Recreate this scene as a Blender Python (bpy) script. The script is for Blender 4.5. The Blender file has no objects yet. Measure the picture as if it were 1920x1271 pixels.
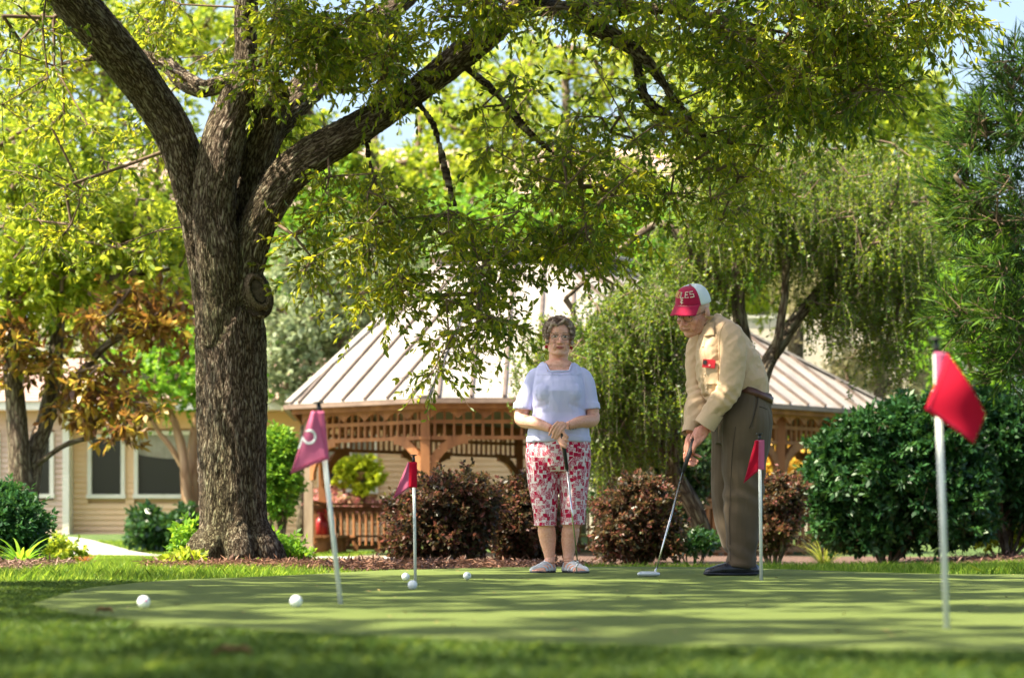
import bpy, bmesh, math, random
import numpy as np
from mathutils import Vector, Matrix

# ------------------------------------------------------------------ camera
F, HZ, CH = 4533.3, 998.0, 0.252        # focal length in photo pixels, horizon row, eye height
SC = bpy.context.scene
COL = SC.collection
cam_d = bpy.data.cameras.new('camera'); cam = bpy.data.objects.new('camera', cam_d); COL.objects.link(cam)
cam.location = (0, 0, CH); cam.rotation_euler = (math.radians(90), 0, 0)
cam_d.lens = 85; cam_d.sensor_width = 36; cam_d.shift_y = (HZ-635.5)/1920
cam_d.clip_start = .1; cam_d.clip_end = 2000
cam_d.dof.use_dof = True; cam_d.dof.focus_distance = 14.7; cam_d.dof.aperture_fstop = 3.5
SC.camera = cam
# ------------------------------------------------------------------ light
TOSUN = Vector((-.53, -.17, .83)).normalized()
w = bpy.data.worlds.new('World'); SC.world = w; w.use_nodes = True
nt = w.node_tree; bg = nt.nodes['Background']
sky = nt.nodes.new('ShaderNodeTexSky'); sky.sky_type = 'NISHITA'; sky.sun_disc = False
sky.sun_elevation = math.asin(TOSUN.z); sky.sun_rotation = math.atan2(TOSUN.x, TOSUN.y)
sky.air_density = 1.0; sky.dust_density = 4.0; sky.ozone_density = .8
nt.links.new(sky.outputs[0], bg.inputs[0]); bg.inputs[1].default_value = .105
sl = bpy.data.lights.new('sun', 'SUN'); sl.energy = 5.0; sl.angle = math.radians(.5); sl.color = (1, .90, .68)
so = bpy.data.objects.new('sun', sl); COL.objects.link(so); so.location = (-20, 10, 30)
so.rotation_euler = TOSUN.to_track_quat('Z', 'Y').to_euler()
SC.view_settings.view_transform = 'Standard'; SC.view_settings.look = 'None'
SC.view_settings.gamma = 1; SC.view_settings.use_curve_mapping = False
SC.view_settings.exposure = 1.76
RNG = np.random.default_rng(7); random.seed(7)
PI = math.pi

def at(px, py, Y): return Vector(((px-960)*Y/F, Y, CH+(HZ-py)*Y/F))
def gY(py, z=0.0): return F*(CH-z)/(py-HZ)          # distance of a ground point of height z seen at row py

# ------------------------------------------------------------------ noise
VROT = np.array(Matrix.Rotation(.7, 3, 'X') @ Matrix.Rotation(.5, 3, 'Y') @ Matrix.Rotation(.9, 3, 'Z'))
def vnoise(P, scale=1.0, seed=0):
    P = (np.asarray(P, float)@VROT)*scale + seed*17.31
    I = np.floor(P).astype(np.int64); f = P-I; f = f*f*(3-2*f)
    def h(ix, iy, iz):
        n = (ix*374761393 + iy*668265263 + iz*2147483647 + seed*1442695041) & 0xffffffff
        n = ((n ^ (n >> 13))*1274126177) & 0xffffffff
        return ((n ^ (n >> 16)) & 0xffff)/65535.0
    r = 0
    for dx in (0, 1):
        for dy in (0, 1):
            for dz in (0, 1):
                wgt = (f[:, 0] if dx else 1-f[:, 0])*(f[:, 1] if dy else 1-f[:, 1])*(f[:, 2] if dz else 1-f[:, 2])
                r = r + wgt*h(I[:, 0]+dx, I[:, 1]+dy, I[:, 2]+dz)
    return r*2-1

# ------------------------------------------------------------------ materials
def nodes(name):
    m = bpy.data.materials.new(name); m.use_nodes = True
    t = m.node_tree; b = t.nodes['Principled BSDF']
    return m, t, b
def ramp(t, stops):
    r = t.nodes.new('ShaderNodeValToRGB'); e = r.color_ramp.elements
    while len(e) < len(stops): e.new(.5)
    for i, (p, c) in enumerate(stops):
        e[i].position = p; e[i].color = (*c, 1)
    return r
def coords(t, kind='Object', scale=(1, 1, 1)):
    tc = t.nodes.new('ShaderNodeTexCoord'); mp = t.nodes.new('ShaderNodeMapping')
    mp.inputs['Scale'].default_value = scale
    t.links.new(tc.outputs[kind], mp.inputs[0]); return mp.outputs[0]
def noise(t, v, scale, detail=4, rough=.55):
    n = t.nodes.new('ShaderNodeTexNoise'); n.inputs['Scale'].default_value = scale
    n.inputs['Detail'].default_value = detail; n.inputs['Roughness'].default_value = rough
    t.links.new(v, n.inputs['Vector']); return n
def bump(t, b, h, dist, strength=1):
    u = t.nodes.new('ShaderNodeBump'); u.inputs['Distance'].default_value = dist
    u.inputs['Strength'].default_value = strength
    t.links.new(h, u.inputs['Height']); t.links.new(u.outputs[0], b.inputs['Normal']); return u
def mat(name, c, rough=.6, c2=None, ns=6, metal=0, bs=None, bd=.002, spec=.5, scale=(1, 1, 1), detail=4, lo=.35, hi=.68):
    m, t, b = nodes(name); b.inputs['Roughness'].default_value = rough; b.inputs['Metallic'].default_value = metal
    b.inputs['Specular IOR Level'].default_value = spec
    v = coords(t, 'Object', scale)
    if c2 is None: b.inputs['Base Color'].default_value = (*c, 1)
    else:
        n = noise(t, v, ns, detail); r = ramp(t, [(lo, c), (hi, c2)])
        t.links.new(n.outputs[0], r.inputs[0]); t.links.new(r.outputs[0], b.inputs['Base Color'])
    if bs:
        n2 = noise(t, v, bs, 5); bump(t, b, n2.outputs[0], bd)
    return m
def leafmat(name, cols, trans=.45, tint=(1.25, 1.15, .45), rough=.5, spec=.35):
    m, t, b = nodes(name)
    a = t.nodes.new('ShaderNodeAttribute'); a.attribute_name = 'rnd'
    k = len(cols); r = ramp(t, [(i/(k-1) if k > 1 else 0, c) for i, c in enumerate(cols)])
    t.links.new(a.outputs['Fac'], r.inputs[0]); t.links.new(r.outputs[0], b.inputs['Base Color'])
    b.inputs['Roughness'].default_value = rough; b.inputs['Specular IOR Level'].default_value = spec
    mx = t.nodes.new('ShaderNodeMix'); mx.data_type = 'RGBA'; mx.blend_type = 'MULTIPLY'; mx.inputs[0].default_value = 1
    t.links.new(r.outputs[0], mx.inputs[6]); mx.inputs[7].default_value = (*tint, 1)
    g = t.nodes.new('ShaderNodeGamma'); g.inputs[1].default_value = .72
    t.links.new(mx.outputs[2], g.inputs[0])
    tr = t.nodes.new('ShaderNodeBsdfTranslucent'); t.links.new(g.outputs[0], tr.inputs[0])
    ms = t.nodes.new('ShaderNodeMixShader'); ms.inputs[0].default_value = trans
    t.links.new(b.outputs[0], ms.inputs[1]); t.links.new(tr.outputs[0], ms.inputs[2])
    t.links.new(ms.outputs[0], t.nodes['Material Output'].inputs[0])
    return m

# ------------------------------------------------------------------ objects
def tag(o, label=None, cat=None, group=None, kind=None):
    if label: o['label'] = label
    if cat: o['category'] = cat
    if group: o['group'] = group
    if kind: o['kind'] = kind
    return o
def link(name, me, m=None, parent=None, smooth=False):
    o = bpy.data.objects.new(name, me); COL.objects.link(o)
    if m is not None:
        me.materials.clear()
        for q in (m if isinstance(m, (list, tuple)) else [m]): me.materials.append(q)
    if smooth: me.polygons.foreach_set('use_smooth', np.ones(len(me.polygons), bool))
    if parent is not None: o.parent = parent; o.matrix_parent_inverse = Matrix.Translation(-parent.location) if not parent.parent else Matrix.Identity(4)
    return o
def root(name, loc, label, cat, group=None):
    o = bpy.data.objects.new(name, None); COL.objects.link(o); o.location = loc; o.empty_display_size = .1
    return tag(o, label, cat, group)
def npmesh(name, V, Q, attrs=None):
    """mesh from an (n,3) vertex array and an (m,k) face array"""
    V = np.asarray(V, np.float32); Q = np.asarray(Q, np.int32)
    me = bpy.data.meshes.new(name); me.vertices.add(len(V)); me.vertices.foreach_set('co', V.ravel())
    k = Q.shape[1]; me.loops.add(Q.size); me.loops.foreach_set('vertex_index', Q.ravel())
    me.polygons.add(len(Q)); me.polygons.foreach_set('loop_start', np.arange(0, Q.size, k, dtype=np.int32))
    me.polygons.foreach_set('loop_total', np.full(len(Q), k, np.int32))
    me.update(calc_edges=True)
    for an, arr in (attrs or {}).items():
        at_ = me.attributes.new(an, 'FLOAT', 'FACE'); at_.data.foreach_set('value', np.asarray(arr, np.float32))
    return me

class MB:
    """collects boxes, tubes and sheets and links them as one mesh"""
    def __init__(s): s.V = []; s.Fc = []; s.n = 0; s.uv = []
    def add(s, V, Fc):
        V = [tuple(v) for v in V]; s.V += V; s.Fc += [tuple(i+s.n for i in f) for f in Fc]; s.n += len(V); return s
    def box(s, c, d, rz=0, R=None):
        x, y, z = (q/2 for q in d); c = Vector(c)
        R = R or Matrix.Rotation(rz, 3, 'Z')
        P = [c+R@Vector((a*x, b*y, e*z)) for a in (-1, 1) for b in (-1, 1) for e in (-1, 1)]
        return s.add(P, [(0, 1, 3, 2), (4, 6, 7, 5), (0, 4, 5, 1), (2, 3, 7, 6), (0, 2, 6, 4), (1, 5, 7, 3)])
    def beam(s, a, b, w_, h_, up=(0, 0, 1)):
        a, b = Vector(a), Vector(b); t = (b-a); L = t.length; t.normalize()
        u = Vector(up); sd = t.cross(u)
        if sd.length < 1e-4: sd = t.cross(Vector((1, 0, 0)))
        sd.normalize(); n = sd.cross(t)
        P = []
        for p in (a, b):
            for i, j in ((-1, -1), (1, -1), (1, 1), (-1, 1)): P.append(p+sd*(i*w_/2)+n*(j*h_/2))
        return s.add(P, [(0, 1, 2, 3), (7, 6, 5, 4), (0, 4, 5, 1), (1, 5, 6, 2), (2, 6, 7, 3), (3, 7, 4, 0)])
    def tube(s, pts, rad, n=8, sub=1, up=(0, 0, 1), cap=True, ell=None, round_=False):
        pts = np.array([tuple(p) for p in pts], float); k = len(pts)
        rad = np.array([rad]*k if np.isscalar(rad) else rad, float)
        if rad.ndim == 1: rad = np.stack([rad, rad], 1)
        if sub > 1 and k > 2: pts, rad = crom(pts, sub), crom(rad, sub); k = len(pts)
        T = np.gradient(pts, axis=0); T /= np.linalg.norm(T, axis=1)[:, None]+1e-9
        if round_:   # rounded ends
            A = []; B = []
            for e, sg in ((0, -1), (-1, 1)):
                for q in ((.95, .35), (.75, .7), (.35, .95)):
                    A.append((e, pts[e]+T[e]*sg*rad[e].mean()*q[1], rad[e]*q[0], T[e]))
            pre = [A[2], A[1], A[0]]; post = A[3:]
            pts = np.vstack([[p[1] for p in pre], pts, [p[1] for p in post]]); rad = np.vstack([[p[2] for p in pre], rad, [p[2] for p in post]])
            T = np.vstack([[p[3] for p in pre], T, [p[3] for p in post]]); k = len(pts)
        u = np.array(up, float); V = []
        for i in range(k):
            b = np.cross(u, T[i])
            if np.linalg.norm(b) < .15: b = np.cross((1, 0.01, 0), T[i]) if abs(u[2]) > .5 else np.cross((0, 0, 1), T[i])
            b /= np.linalg.norm(b)
            if i and np.dot(b, pb) < 0: b = -b
            pb = b; nn = np.cross(T[i], b)
            for j in range(n):
                a = 2*PI*j/n; V.append(pts[i]+b*rad[i, 0]*math.cos(a)+nn*rad[i, 1]*math.sin(a))
        Fc = [(i*n+j, i*n+(j+1) % n, (i+1)*n+(j+1) % n, (i+1)*n+j) for i in range(k-1) for j in range(n)]
        if cap: Fc += [tuple(range(n-1, -1, -1)), tuple((k-1)*n+j for j in range(n))]
        return s.add(V, Fc)
    def ell(s, c, r, R=None, n=14, m=9):
        c = Vector(c); r = (r, r, r) if np.isscalar(r) else r; V = []
        for i in range(m+1):
            a = -PI/2+PI*i/m
            for j in range(n):
                b = 2*PI*j/n; v = Vector((r[0]*math.cos(a)*math.cos(b), r[1]*math.cos(a)*math.sin(b), r[2]*math.sin(a)))
                V.append(c+(R@v if R else v))
        Fc = [(i*n+j, i*n+(j+1) % n, (i+1)*n+(j+1) % n, (i+1)*n+j) for i in range(m) for j in range(n)]
        return s.add(V, Fc)
    def lathe(s, c, prof, n=20, R=None):
        c = Vector(c); V = []
        for r, z in prof:
            for j in range(n):
                v = Vector((r*math.cos(2*PI*j/n), r*math.sin(2*PI*j/n), z)); V.append(c+(R@v if R else v))
        k = len(prof)
        Fc = [(i*n+j, i*n+(j+1) % n, (i+1)*n+(j+1) % n, (i+1)*n+j) for i in range(k-1) for j in range(n)]
        Fc += [tuple(range(n-1, -1, -1)), tuple((k-1)*n+j for j in range(n))]
        return s.add(V, Fc)
    def rings(s, rings, cap=True):
        """loft through horizontal rings: (cx, cy, z, rx, ry, power)"""
        n = 28; V = []
        for cx, cy, z, rx, ry, pw in rings:
            for j in range(n):
                a = 2*PI*j/n; c_, s_ = math.cos(a), math.sin(a)
                V.append((cx+rx*math.copysign(abs(c_)**pw, c_), cy+ry*math.copysign(abs(s_)**pw, s_), z))
        k = len(rings)
        Fc = [(i*n+j, i*n+(j+1) % n, (i+1)*n+(j+1) % n, (i+1)*n+j) for i in range(k-1) for j in range(n)]
        if cap: Fc += [tuple(range(n-1, -1, -1)), tuple((k-1)*n+j for j in range(n))]
        return s.add(V, Fc)
    def sheet(s, rows):
        n = len(rows[0]); V = [v for r in rows for v in r]
        return s.add(V, [(i*n+j, i*n+j+1, (i+1)*n+j+1, (i+1)*n+j) for i in range(len(rows)-1) for j in range(n-1)])
    def mesh(s, name):
        me = bpy.data.meshes.new(name); me.from_pydata(s.V, [], s.Fc); me.update(); return me
    def build(s, name, m, parent=None, smooth=False): return link(name, s.mesh(name), m, parent, smooth)

def crom(P, sub):
    """Catmull-Rom resampling"""
    P = np.asarray(P, float); k = len(P); out = []
    Q = np.vstack([2*P[0]-P[1], P, 2*P[-1]-P[-2]])
    for i in range(k-1):
        p0, p1, p2, p3 = Q[i:i+4]
        for s_ in range(sub):
            t = s_/sub
            out.append(.5*((2*p1)+(-p0+p2)*t+(2*p0-5*p1+4*p2-p3)*t*t+(-p0+3*p1-3*p2+p3)*t**3))
    out.append(P[-1]); return np.array(out)

def fuse(mb, name, voxel, smooth=4):
    """weld overlapping volumes into one continuous surface"""
    me = mb.mesh(name); o = bpy.data.objects.new('tmp', me); COL.objects.link(o)
    r = o.modifiers.new('r', 'REMESH'); r.mode = 'VOXEL'; r.voxel_size = voxel
    if smooth:
        q = o.modifiers.new('s', 'SMOOTH'); q.factor = .5; q.iterations = smooth
    dg = bpy.context.evaluated_depsgraph_get(); dg.update()
    new = bpy.data.meshes.new_from_object(o.evaluated_get(dg)); new.name = name
    bpy.data.objects.remove(o, do_unlink=True); bpy.data.meshes.remove(me)
    new.polygons.foreach_set('use_smooth', np.ones(len(new.polygons), bool)); return new
def getv(me):
    a = np.empty(len(me.vertices)*3, np.float32); me.vertices.foreach_get('co', a); return a.reshape(-1, 3).astype(float)
def getn(me):
    a = np.empty(len(me.vertices)*3, np.float32); me.vertices.foreach_get('normal', a); return a.reshape(-1, 3).astype(float)
def setv(me, V): me.vertices.foreach_set('co', np.asarray(V, np.float32).ravel()); me.update()
def setcol(me, C):
    a = me.color_attributes.new('Col', 'FLOAT_COLOR', 'POINT')
    a.data.foreach_set('color', np.hstack([C, np.ones((len(C), 1))]).astype(np.float32).ravel())

# ------------------------------------------------------------------ foliage
def unit(v): return v/(np.linalg.norm(v, axis=-1, keepdims=True)+1e-9)
def rdir(n): return unit(RNG.normal(size=(n, 3)))
def leafmesh(name, B, D, Nn, L, W, rnd, fine=False, curl=.12):
    """one mesh of leaves: base points B, directions D, blade normals Nn"""
    n = len(B); D = unit(D); S = unit(np.cross(D, Nn)); Nn = np.cross(S, D)
    L = np.broadcast_to(L, n)[:, None]; W = np.broadcast_to(W, n)[:, None]
    if fine:
        V = np.stack([B, B+D*L*.3+S*W*.42+Nn*L*.05, B+D*L*.68+S*W*.46+Nn*L*.02, B+D*L-Nn*L*curl,
                      B+D*L*.68-S*W*.46+Nn*L*.02, B+D*L*.3-S*W*.42+Nn*L*.05], 1).reshape(-1, 3)
        i = np.arange(n)[:, None]*6
        Q = np.concatenate([i+np.array([[0, 1, 2, 3]]), i+np.array([[0, 3, 4, 5]])], 1).reshape(-1, 4)
        return npmesh(name, V, Q, {'rnd': np.repeat(rnd, 2)})
    V = np.stack([B, B+D*L*.5+S*W*.5, B+D*L-Nn*L*curl, B+D*L*.5-S*W*.5], 1).reshape(-1, 3)
    Q = np.arange(4*n).reshape(n, 4)
    return npmesh(name, V, Q, {'rnd': rnd})
def edgetubes(A, B, ra, rb, k=4):
    n = len(A); T = unit(B-A); up = np.tile([0.1, .2, 1.0], (n, 1)); S = unit(np.cross(T, up)); Nn = np.cross(S, T)
    V = []
    for P, r in ((A, ra), (B, rb)):
        for j in range(k):
            a = 2*PI*j/k; V.append(P+(S*math.cos(a)+Nn*math.sin(a))*r[:, None])
    V = np.stack(V, 1).reshape(-1, 3); i = np.arange(n)[:, None]*2*k
    Q = np.concatenate([i+np.array([[j, (j+1) % k, k+(j+1) % k, k+j]]) for j in range(k)], 1).reshape(-1, 4)
    return V, Q
class Tree:
    def __init__(s, limbs, seed=1):
        """limbs: polylines (world points) that already stand as trunk and limbs"""
        s.P = []; s.par = []; s.tips = []; s.r = random.Random(seed); s.fixed = 0
        for L in limbs:
            q = crom([tuple(p) for p in L], 5); base = len(s.P)
            for i, p in enumerate(q): s.P.append(p); s.par.append(base+i-1 if i else -1)
        s.fixed = len(s.P)
    def grow(s, targets, step=.45, arch=.10, jit=.06):
        T = np.array(targets, float); P = np.zeros((len(s.P)+len(T)*40, 3)); n = len(s.P); P[:n] = s.P
        d0 = np.array([np.min(np.sum((P[:n]-t)**2, 1)) for t in T]); order = np.argsort(d0)
        for i in order:
            t = T[i]; d = np.sum((P[:n]-t)**2, 1); j = int(np.argmin(d)); D = math.sqrt(d[j]); k = min(30, max(1, int(D/step)))
            a = P[j].copy(); par = j
            for q in range(1, k+1):
                u = q/k; p = a+(t-a)*u; p[2] += 4*u*(1-u)*D*arch
                if q < k: p += RNG.normal(size=3)*jit*min(D, 1.5)
                if n >= len(P): break
                P[n] = p; s.par.append(par); par = n; n += 1
            s.tips.append(par)
        s.P = P[:n]; return s
    def wood(s, name, m, parent, r0=.004, rmax=.08, k=5, pw=.5):
        n = len(s.P); c = np.zeros(n); par = np.array(s.par)
        for t in s.tips: c[t] += 1
        for i in range(n-1, s.fixed-1, -1):
            if par[i] >= s.fixed: c[par[i]] += c[i]
        r = np.minimum(rmax, r0*np.maximum(c, 1)**pw)
        idx = np.arange(s.fixed, n); A = s.P[par[idx]]; B = s.P[idx]
        ra = np.where(par[idx] >= s.fixed, r[par[idx]], r[idx]*1.3)
        V, Q = edgetubes(A, B, np.minimum(ra, r[idx]*2), r[idx], k)
        return link(name, npmesh(name, V, Q), m, parent, True)
    def foliage(s, name, m, parent, twigs=6, per=7, rc=.35, L=.08, W=.03, droop=.3, fine=False, flat=.5, twigmat=None, tips=None, keep=None):
        tp = s.P[np.array(s.tips)] if tips is None else tips
        n = len(tp)*twigs; C = np.repeat(tp, twigs, 0); D = rdir(n); D[:, 2] = D[:, 2]*.7-droop; D = unit(D)
        ln = rc*RNG.uniform(.5, 1.15, n); E = C+D*ln[:, None]
        if twigmat is not None:
            V, Q = edgetubes(C, E, np.full(n, .0035), np.full(n, .0015), 3)
            link('twigs', npmesh('twigs', V, Q), twigmat, parent)
        k = n*per; t = RNG.uniform(.15, 1.0, k); i = np.repeat(np.arange(n), per)
        B = C[i]+(E[i]-C[i])*t[:, None]
        d = unit(D[i]*.9+rdir(k)*.9); d[:, 2] -= droop*.6
        Nn = unit(rdir(k)*(1-flat)+np.array([0, 0, 1.0])*flat*1.2)
        sz = RNG.uniform(.7, 1.25, k); cl = np.repeat(RNG.uniform(-.22, .22, len(tp)), twigs*per)
        rnd = np.clip(RNG.normal(.5, .2, k)+cl, 0, 1)
        return link(name, leafmesh(name, B, d, Nn, L*sz, W*sz, rnd, fine), m, parent)
def blobpts(blobs, n_by=None):
    """scatter points through clump-shaped volumes: (px, py, Y, rx_px, rz_px, ry_m, count)"""
    out = []
    for px, py, Y, rx, rz, ry, n in blobs:
        c = np.array(at(px, py, Y)); s = Y/F
        d = rdir(n)*(RNG.uniform(.15, 1, n)**.45)[:, None]
        out.append(c+d*np.array([rx*s, ry, rz*s]))
    return np.vstack(out)
# ================================================================== THE SETTING
def sm(x, a, b):
    t = np.clip((np.asarray(x, float)-a)/(b-a), 0, 1); return t*t*(3-2*t)
def terr(x, y):
    x = np.asarray(x, float); y = np.asarray(y, float)
    dip = -.12*sm(y, 17.5, 22)*(1-sm(x, 3.5, 6))-.10*sm(x, 3.5, 6)*sm(y, 26, 32)
    y0 = 40+7*sm(x, -6.5, -4.2)
    return dip+.36*sm((y-y0)/10, 0, 1)+.02*np.sin(x*.7)*np.sin(y*.4)*sm(y, 19, 24)
# outline of the green (rows and columns of the photo thrown on the ground, then a closed real outline)
GB = [(60, 1131), (102, 1118), (150, 1104), (215, 1096), (330, 1086), (450, 1082), (560, 1077), (740, 1068), (1000, 1062.5), (1250, 1062),
      (1420, 1065), (1600, 1071), (1760, 1075), (1920, 1076), (2300, 1079), (2750, 1090), (2900, 1120), (2700, 1190), (2300, 1216),
      (1920, 1219), (1500, 1213), (1100, 1205), (700, 1190), (420, 1175), (250, 1161), (130, 1147)]
GP = crom([tuple(at(px, py, gY(py)))[:2] for px, py in GB]+[tuple(at(60, 1131, gY(1131)))[:2]], 6)[:-1]
def inpoly(x, y, P=GP):
    x = np.asarray(x); y = np.asarray(y); c = np.zeros(x.shape, bool); n = len(P)
    for i in range(n):
        x1, y1 = P[i]; x2, y2 = P[(i+1) % n]
        if y1 == y2: continue
        c ^= ((y1 > y) != (y2 > y)) & (x < (x2-x1)*(y-y1)/(y2-y1)+x1)
    return c
def pdist(x, y, P=GP):
    d = np.full(np.shape(x), 1e9); n = len(P)
    for i in range(n):
        a = P[i]; b = P[(i+1) % n]; ab = b-a; L = (ab**2).sum()+1e-12
        t = np.clip(((x-a[0])*ab[0]+(y-a[1])*ab[1])/L, 0, 1)
        d = np.minimum(d, np.hypot(x-a[0]-t*ab[0], y-a[1]-t*ab[1]))
    return d
# ground sheet
gx = np.unique(np.concatenate([np.linspace(-260, -20, 14), np.linspace(-20, 20, 81), np.linspace(20, 260, 14)]))
gy = np.unique(np.concatenate([np.linspace(-60, 2, 8), np.linspace(2, 60, 117), np.linspace(60, 480, 16)]))
X, Y_ = np.meshgrid(gx, gy); Z = terr(X, Y_)-.03
V = np.stack([X, Y_, Z], -1).reshape(-1, 3); nx = len(gx)
Q = np.array([(j*nx+i, j*nx+i+1, (j+1)*nx+i+1, (j+1)*nx+i) for j in range(len(gy)-1) for i in range(nx-1)])
M_ground = mat('lawn soil', (.035, .075, .012), .95, (.08, .13, .02), 3.2, bs=40, bd=.02)
tag(link('ground', npmesh('ground', V, Q), M_ground, smooth=True), kind='structure')
# green
M_green, t, b = nodes('putting turf'); b.inputs['Roughness'].default_value = .95; b.inputs['Specular IOR Level'].default_value = .15
v = coords(t); n1 = noise(t, v, 420, 2, .7); n2 = noise(t, v, 1.3, 3)
r = ramp(t, [(.28, (.088, .128, .034)), (.72, (.195, .235, .068))]); t.links.new(n1.outputs[0], r.inputs[0])
mx = t.nodes.new('ShaderNodeMix'); mx.data_type = 'RGBA'; mx.blend_type = 'MULTIPLY'; mx.inputs[0].default_value = .5
r2 = ramp(t, [(.35, (.78, .84, .74)), (.7, (1, 1, 1))]); t.links.new(n2.outputs[0], r2.inputs[0])
t.links.new(r.outputs[0], mx.inputs[6]); t.links.new(r2.outputs[0], mx.inputs[7]); t.links.new(mx.outputs[2], b.inputs['Base Color'])
bump(t, b, n1.outputs[0], .004)
bm = bmesh.new(); vs = [bm.verts.new((x, y, 0)) for x, y in GP]; f = bm.faces.new(vs)
r_ = bmesh.ops.extrude_face_region(bm, geom=[f]); 
for e in r_['geom']:
    if isinstance(e, bmesh.types.BMVert): e.co.z = -.05
me = bpy.data.meshes.new('putting_green'); bmesh.ops.recalc_face_normals(bm, faces=bm.faces); bmesh.ops.triangulate(bm, faces=bm.faces); bm.to_mesh(me)
tag(link('putting_green', me, M_green), kind='structure')
# grass blades
def blades(name, x, y, z, h, wd, m, lean=.35, kind='stuff'):
    n = len(x); B = np.stack([x, y, z], 1); a = RNG.uniform(0, 2*PI, n); S = np.stack([np.cos(a), np.sin(a), 0*a], 1)
    h = np.broadcast_to(h, n)*RNG.uniform(.6, 1.2, n); le = RNG.normal(size=(n, 2))*lean
    T = B+np.stack([le[:, 0]*h, le[:, 1]*h, h], 1); Mi = B+np.stack([le[:, 0]*h*.3, le[:, 1]*h*.3, h*.55], 1)
    W = np.broadcast_to(wd, n)[:, None]
    V = np.stack([B-S*W/2, B+S*W/2, Mi+S*W*.35, T, Mi-S*W*.35], 1).reshape(-1, 3)
    o = link(name, npmesh(name, V, np.arange(5*n).reshape(n, 5), {'rnd': RNG.uniform(0, 1, n)}), m)
    if kind: tag(o, kind=kind)
    return o
def scatter(n, x0, x1, y0, y1):
    return RNG.uniform(x0, x1, n), RNG.uniform(y0, y1, n)
M_fringe = leafmat('fringe grass', [(.022, .065, .010), (.055, .12, .016), (.13, .20, .032)], .4, (1.3, 1.15, .5))
M_lawn = leafmat('lawn grass', [(.075, .17, .012), (.15, .28, .02), (.30, .40, .05)], .5, (1.3, 1.2, .5))
# long fringe round the near and left edge, thinning outwards only where the frame ends
x, y = scatter(520000, -3.4, 4.6, 3.5, 12.8)
k = ~inpoly(x, y) & ((y < 6.4) | (x < -.085*y-.5)) & (np.abs(x) < .225*y+.25)
x, y = x[k], y[k]; d = pdist(x, y); k = d > .004
blades('fringe_grass', x[k], y[k], np.zeros(k.sum())-.012-.012*np.clip(d[k]*1.5, 0, 1), .018+.012*np.clip(d[k]*3, 0, 1), .0026, M_fringe, .95)
# lawn behind the green, right and left
def mfront(x): return 16.6+2.9*sm(x, .1, .8)+4.6*sm(x, .8, 2.0)
x, y = scatter(330000, -10, 9, 12.5, 31)
k = ~inpoly(x, y) & (np.abs(x) < .235*y)
mulch = ((x > -2.45) & (y > mfront(x))) | ((x < -3.2) & (y > 15.3) & (y < 17.9))
k &= (~mulch) | ((pdist(x, y) < .22) & (x < 1.1) & (x > -2.2))
x, y = x[k], y[k]; near = np.clip(pdist(x, y)/.6, .45, 1)
blades('lawn_grass', x, y, terr(x, y)-.03, .075*near, .006, M_lawn, .4)
x, y = scatter(170000, -12, -1.5, 24, 46)
pl = crom([(-16, 48.6), (-11.5, 48.0), (-9.4, 46.6), (-8.2, 44.2), (-7.1, 41.4), (-5.7, 38.9), (-3.8, 37.3), (-1, 36.8)], 8)
k = (x < -2.6) & (np.abs(x) < .235*y); x, y = x[k], y[k]
k = np.min(np.hypot(x[:, None]-pl[None, :, 0], y[:, None]-pl[None, :, 1]), 1) > .98; x, y = x[k], y[k]
blades('far_lawn_grass', x, y, terr(x, y)-.03, .05, .016, M_lawn, .5)
# mulch bed
M_mulch = mat('pine straw', (.05, .028, .018), .9, (.16, .085, .055), 30, bs=60, bd=.02)
def bed(name, x0, x1, y0, y1, h, nx_=60, ny=40, seed=1, curved=False):
    xs = np.linspace(x0, x1, nx_); ys = np.linspace(y0, y1, ny); X, Yb = np.meshgrid(xs, ys)
    if curved: y0 = mfront(X)+.05; Yb = y0+(y1-y0)*((np.arange(ny)/(ny-1))**1.6)[:, None]
    ex = np.minimum(np.minimum(X-x0, x1-X)/.5, np.minimum(Yb-y0, y1-Yb)/.5).clip(0, 1)
    Z = terr(X, Yb)-.035+h*ex**.6*(1+.4*vnoise(np.stack([X, Yb, 0*X], -1).reshape(-1, 3), 2.5, seed).reshape(X.shape))
    V = np.stack([X, Yb, Z], -1).reshape(-1, 3)
    Q = np.array([(j*nx_+i, j*nx_+i+1, (j+1)*nx_+i+1, (j+1)*nx_+i) for j in range(ny-1) for i in range(nx_-1)])
    return tag(link(name, npmesh(name, V, Q), M_mulch, smooth=True), kind='structure')
bed('mulch_bed', -2.6, 9.5, 0, 38, .03, 90, 70, 1, True)
bed('mulch_bed', -5.6, -3.15, 15.4, 18.3, .06, seed=5)
def straw(name, n, x0, x1, y0, y1, h, cols):
    x, y = scatter(n, x0, x1, y0, y1); k = ~inpoly(x, y)
    if x0 > -5: k &= y > mfront(x); x, y = x[k], y[k]; n = len(x)
    B = np.stack([x, y, terr(x, y)-.02+h*RNG.uniform(.4, 1.2, n)], 1); D = rdir(n); D[:, 2] *= .35
    o = link(name, leafmesh(name, B, D, unit(rdir(n)*.5+np.array([0, 0, 1.])), .07*RNG.uniform(.5, 1.3, n), .014, RNG.uniform(0, 1, n)), leafmat(name, cols, .1, (1, 1, 1)))
    return tag(o, kind='stuff')
straw('pine_straw', 22000, -2.6, 1.4, 16.7, 20.5, .06, [(.05, .022, .015), (.14, .062, .038), (.30, .17, .11)])
straw('mulch_chips', 18000, .8, 8, 20, 27.5, .05, [(.05, .03, .02), (.13, .07, .05), (.30, .17, .13)])
straw('bark_chips', 7000, -5.6, -3.15, 15.4, 18.2, .06, [(.06, .035, .02), (.17, .09, .06), (.36, .24, .2)])
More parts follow.
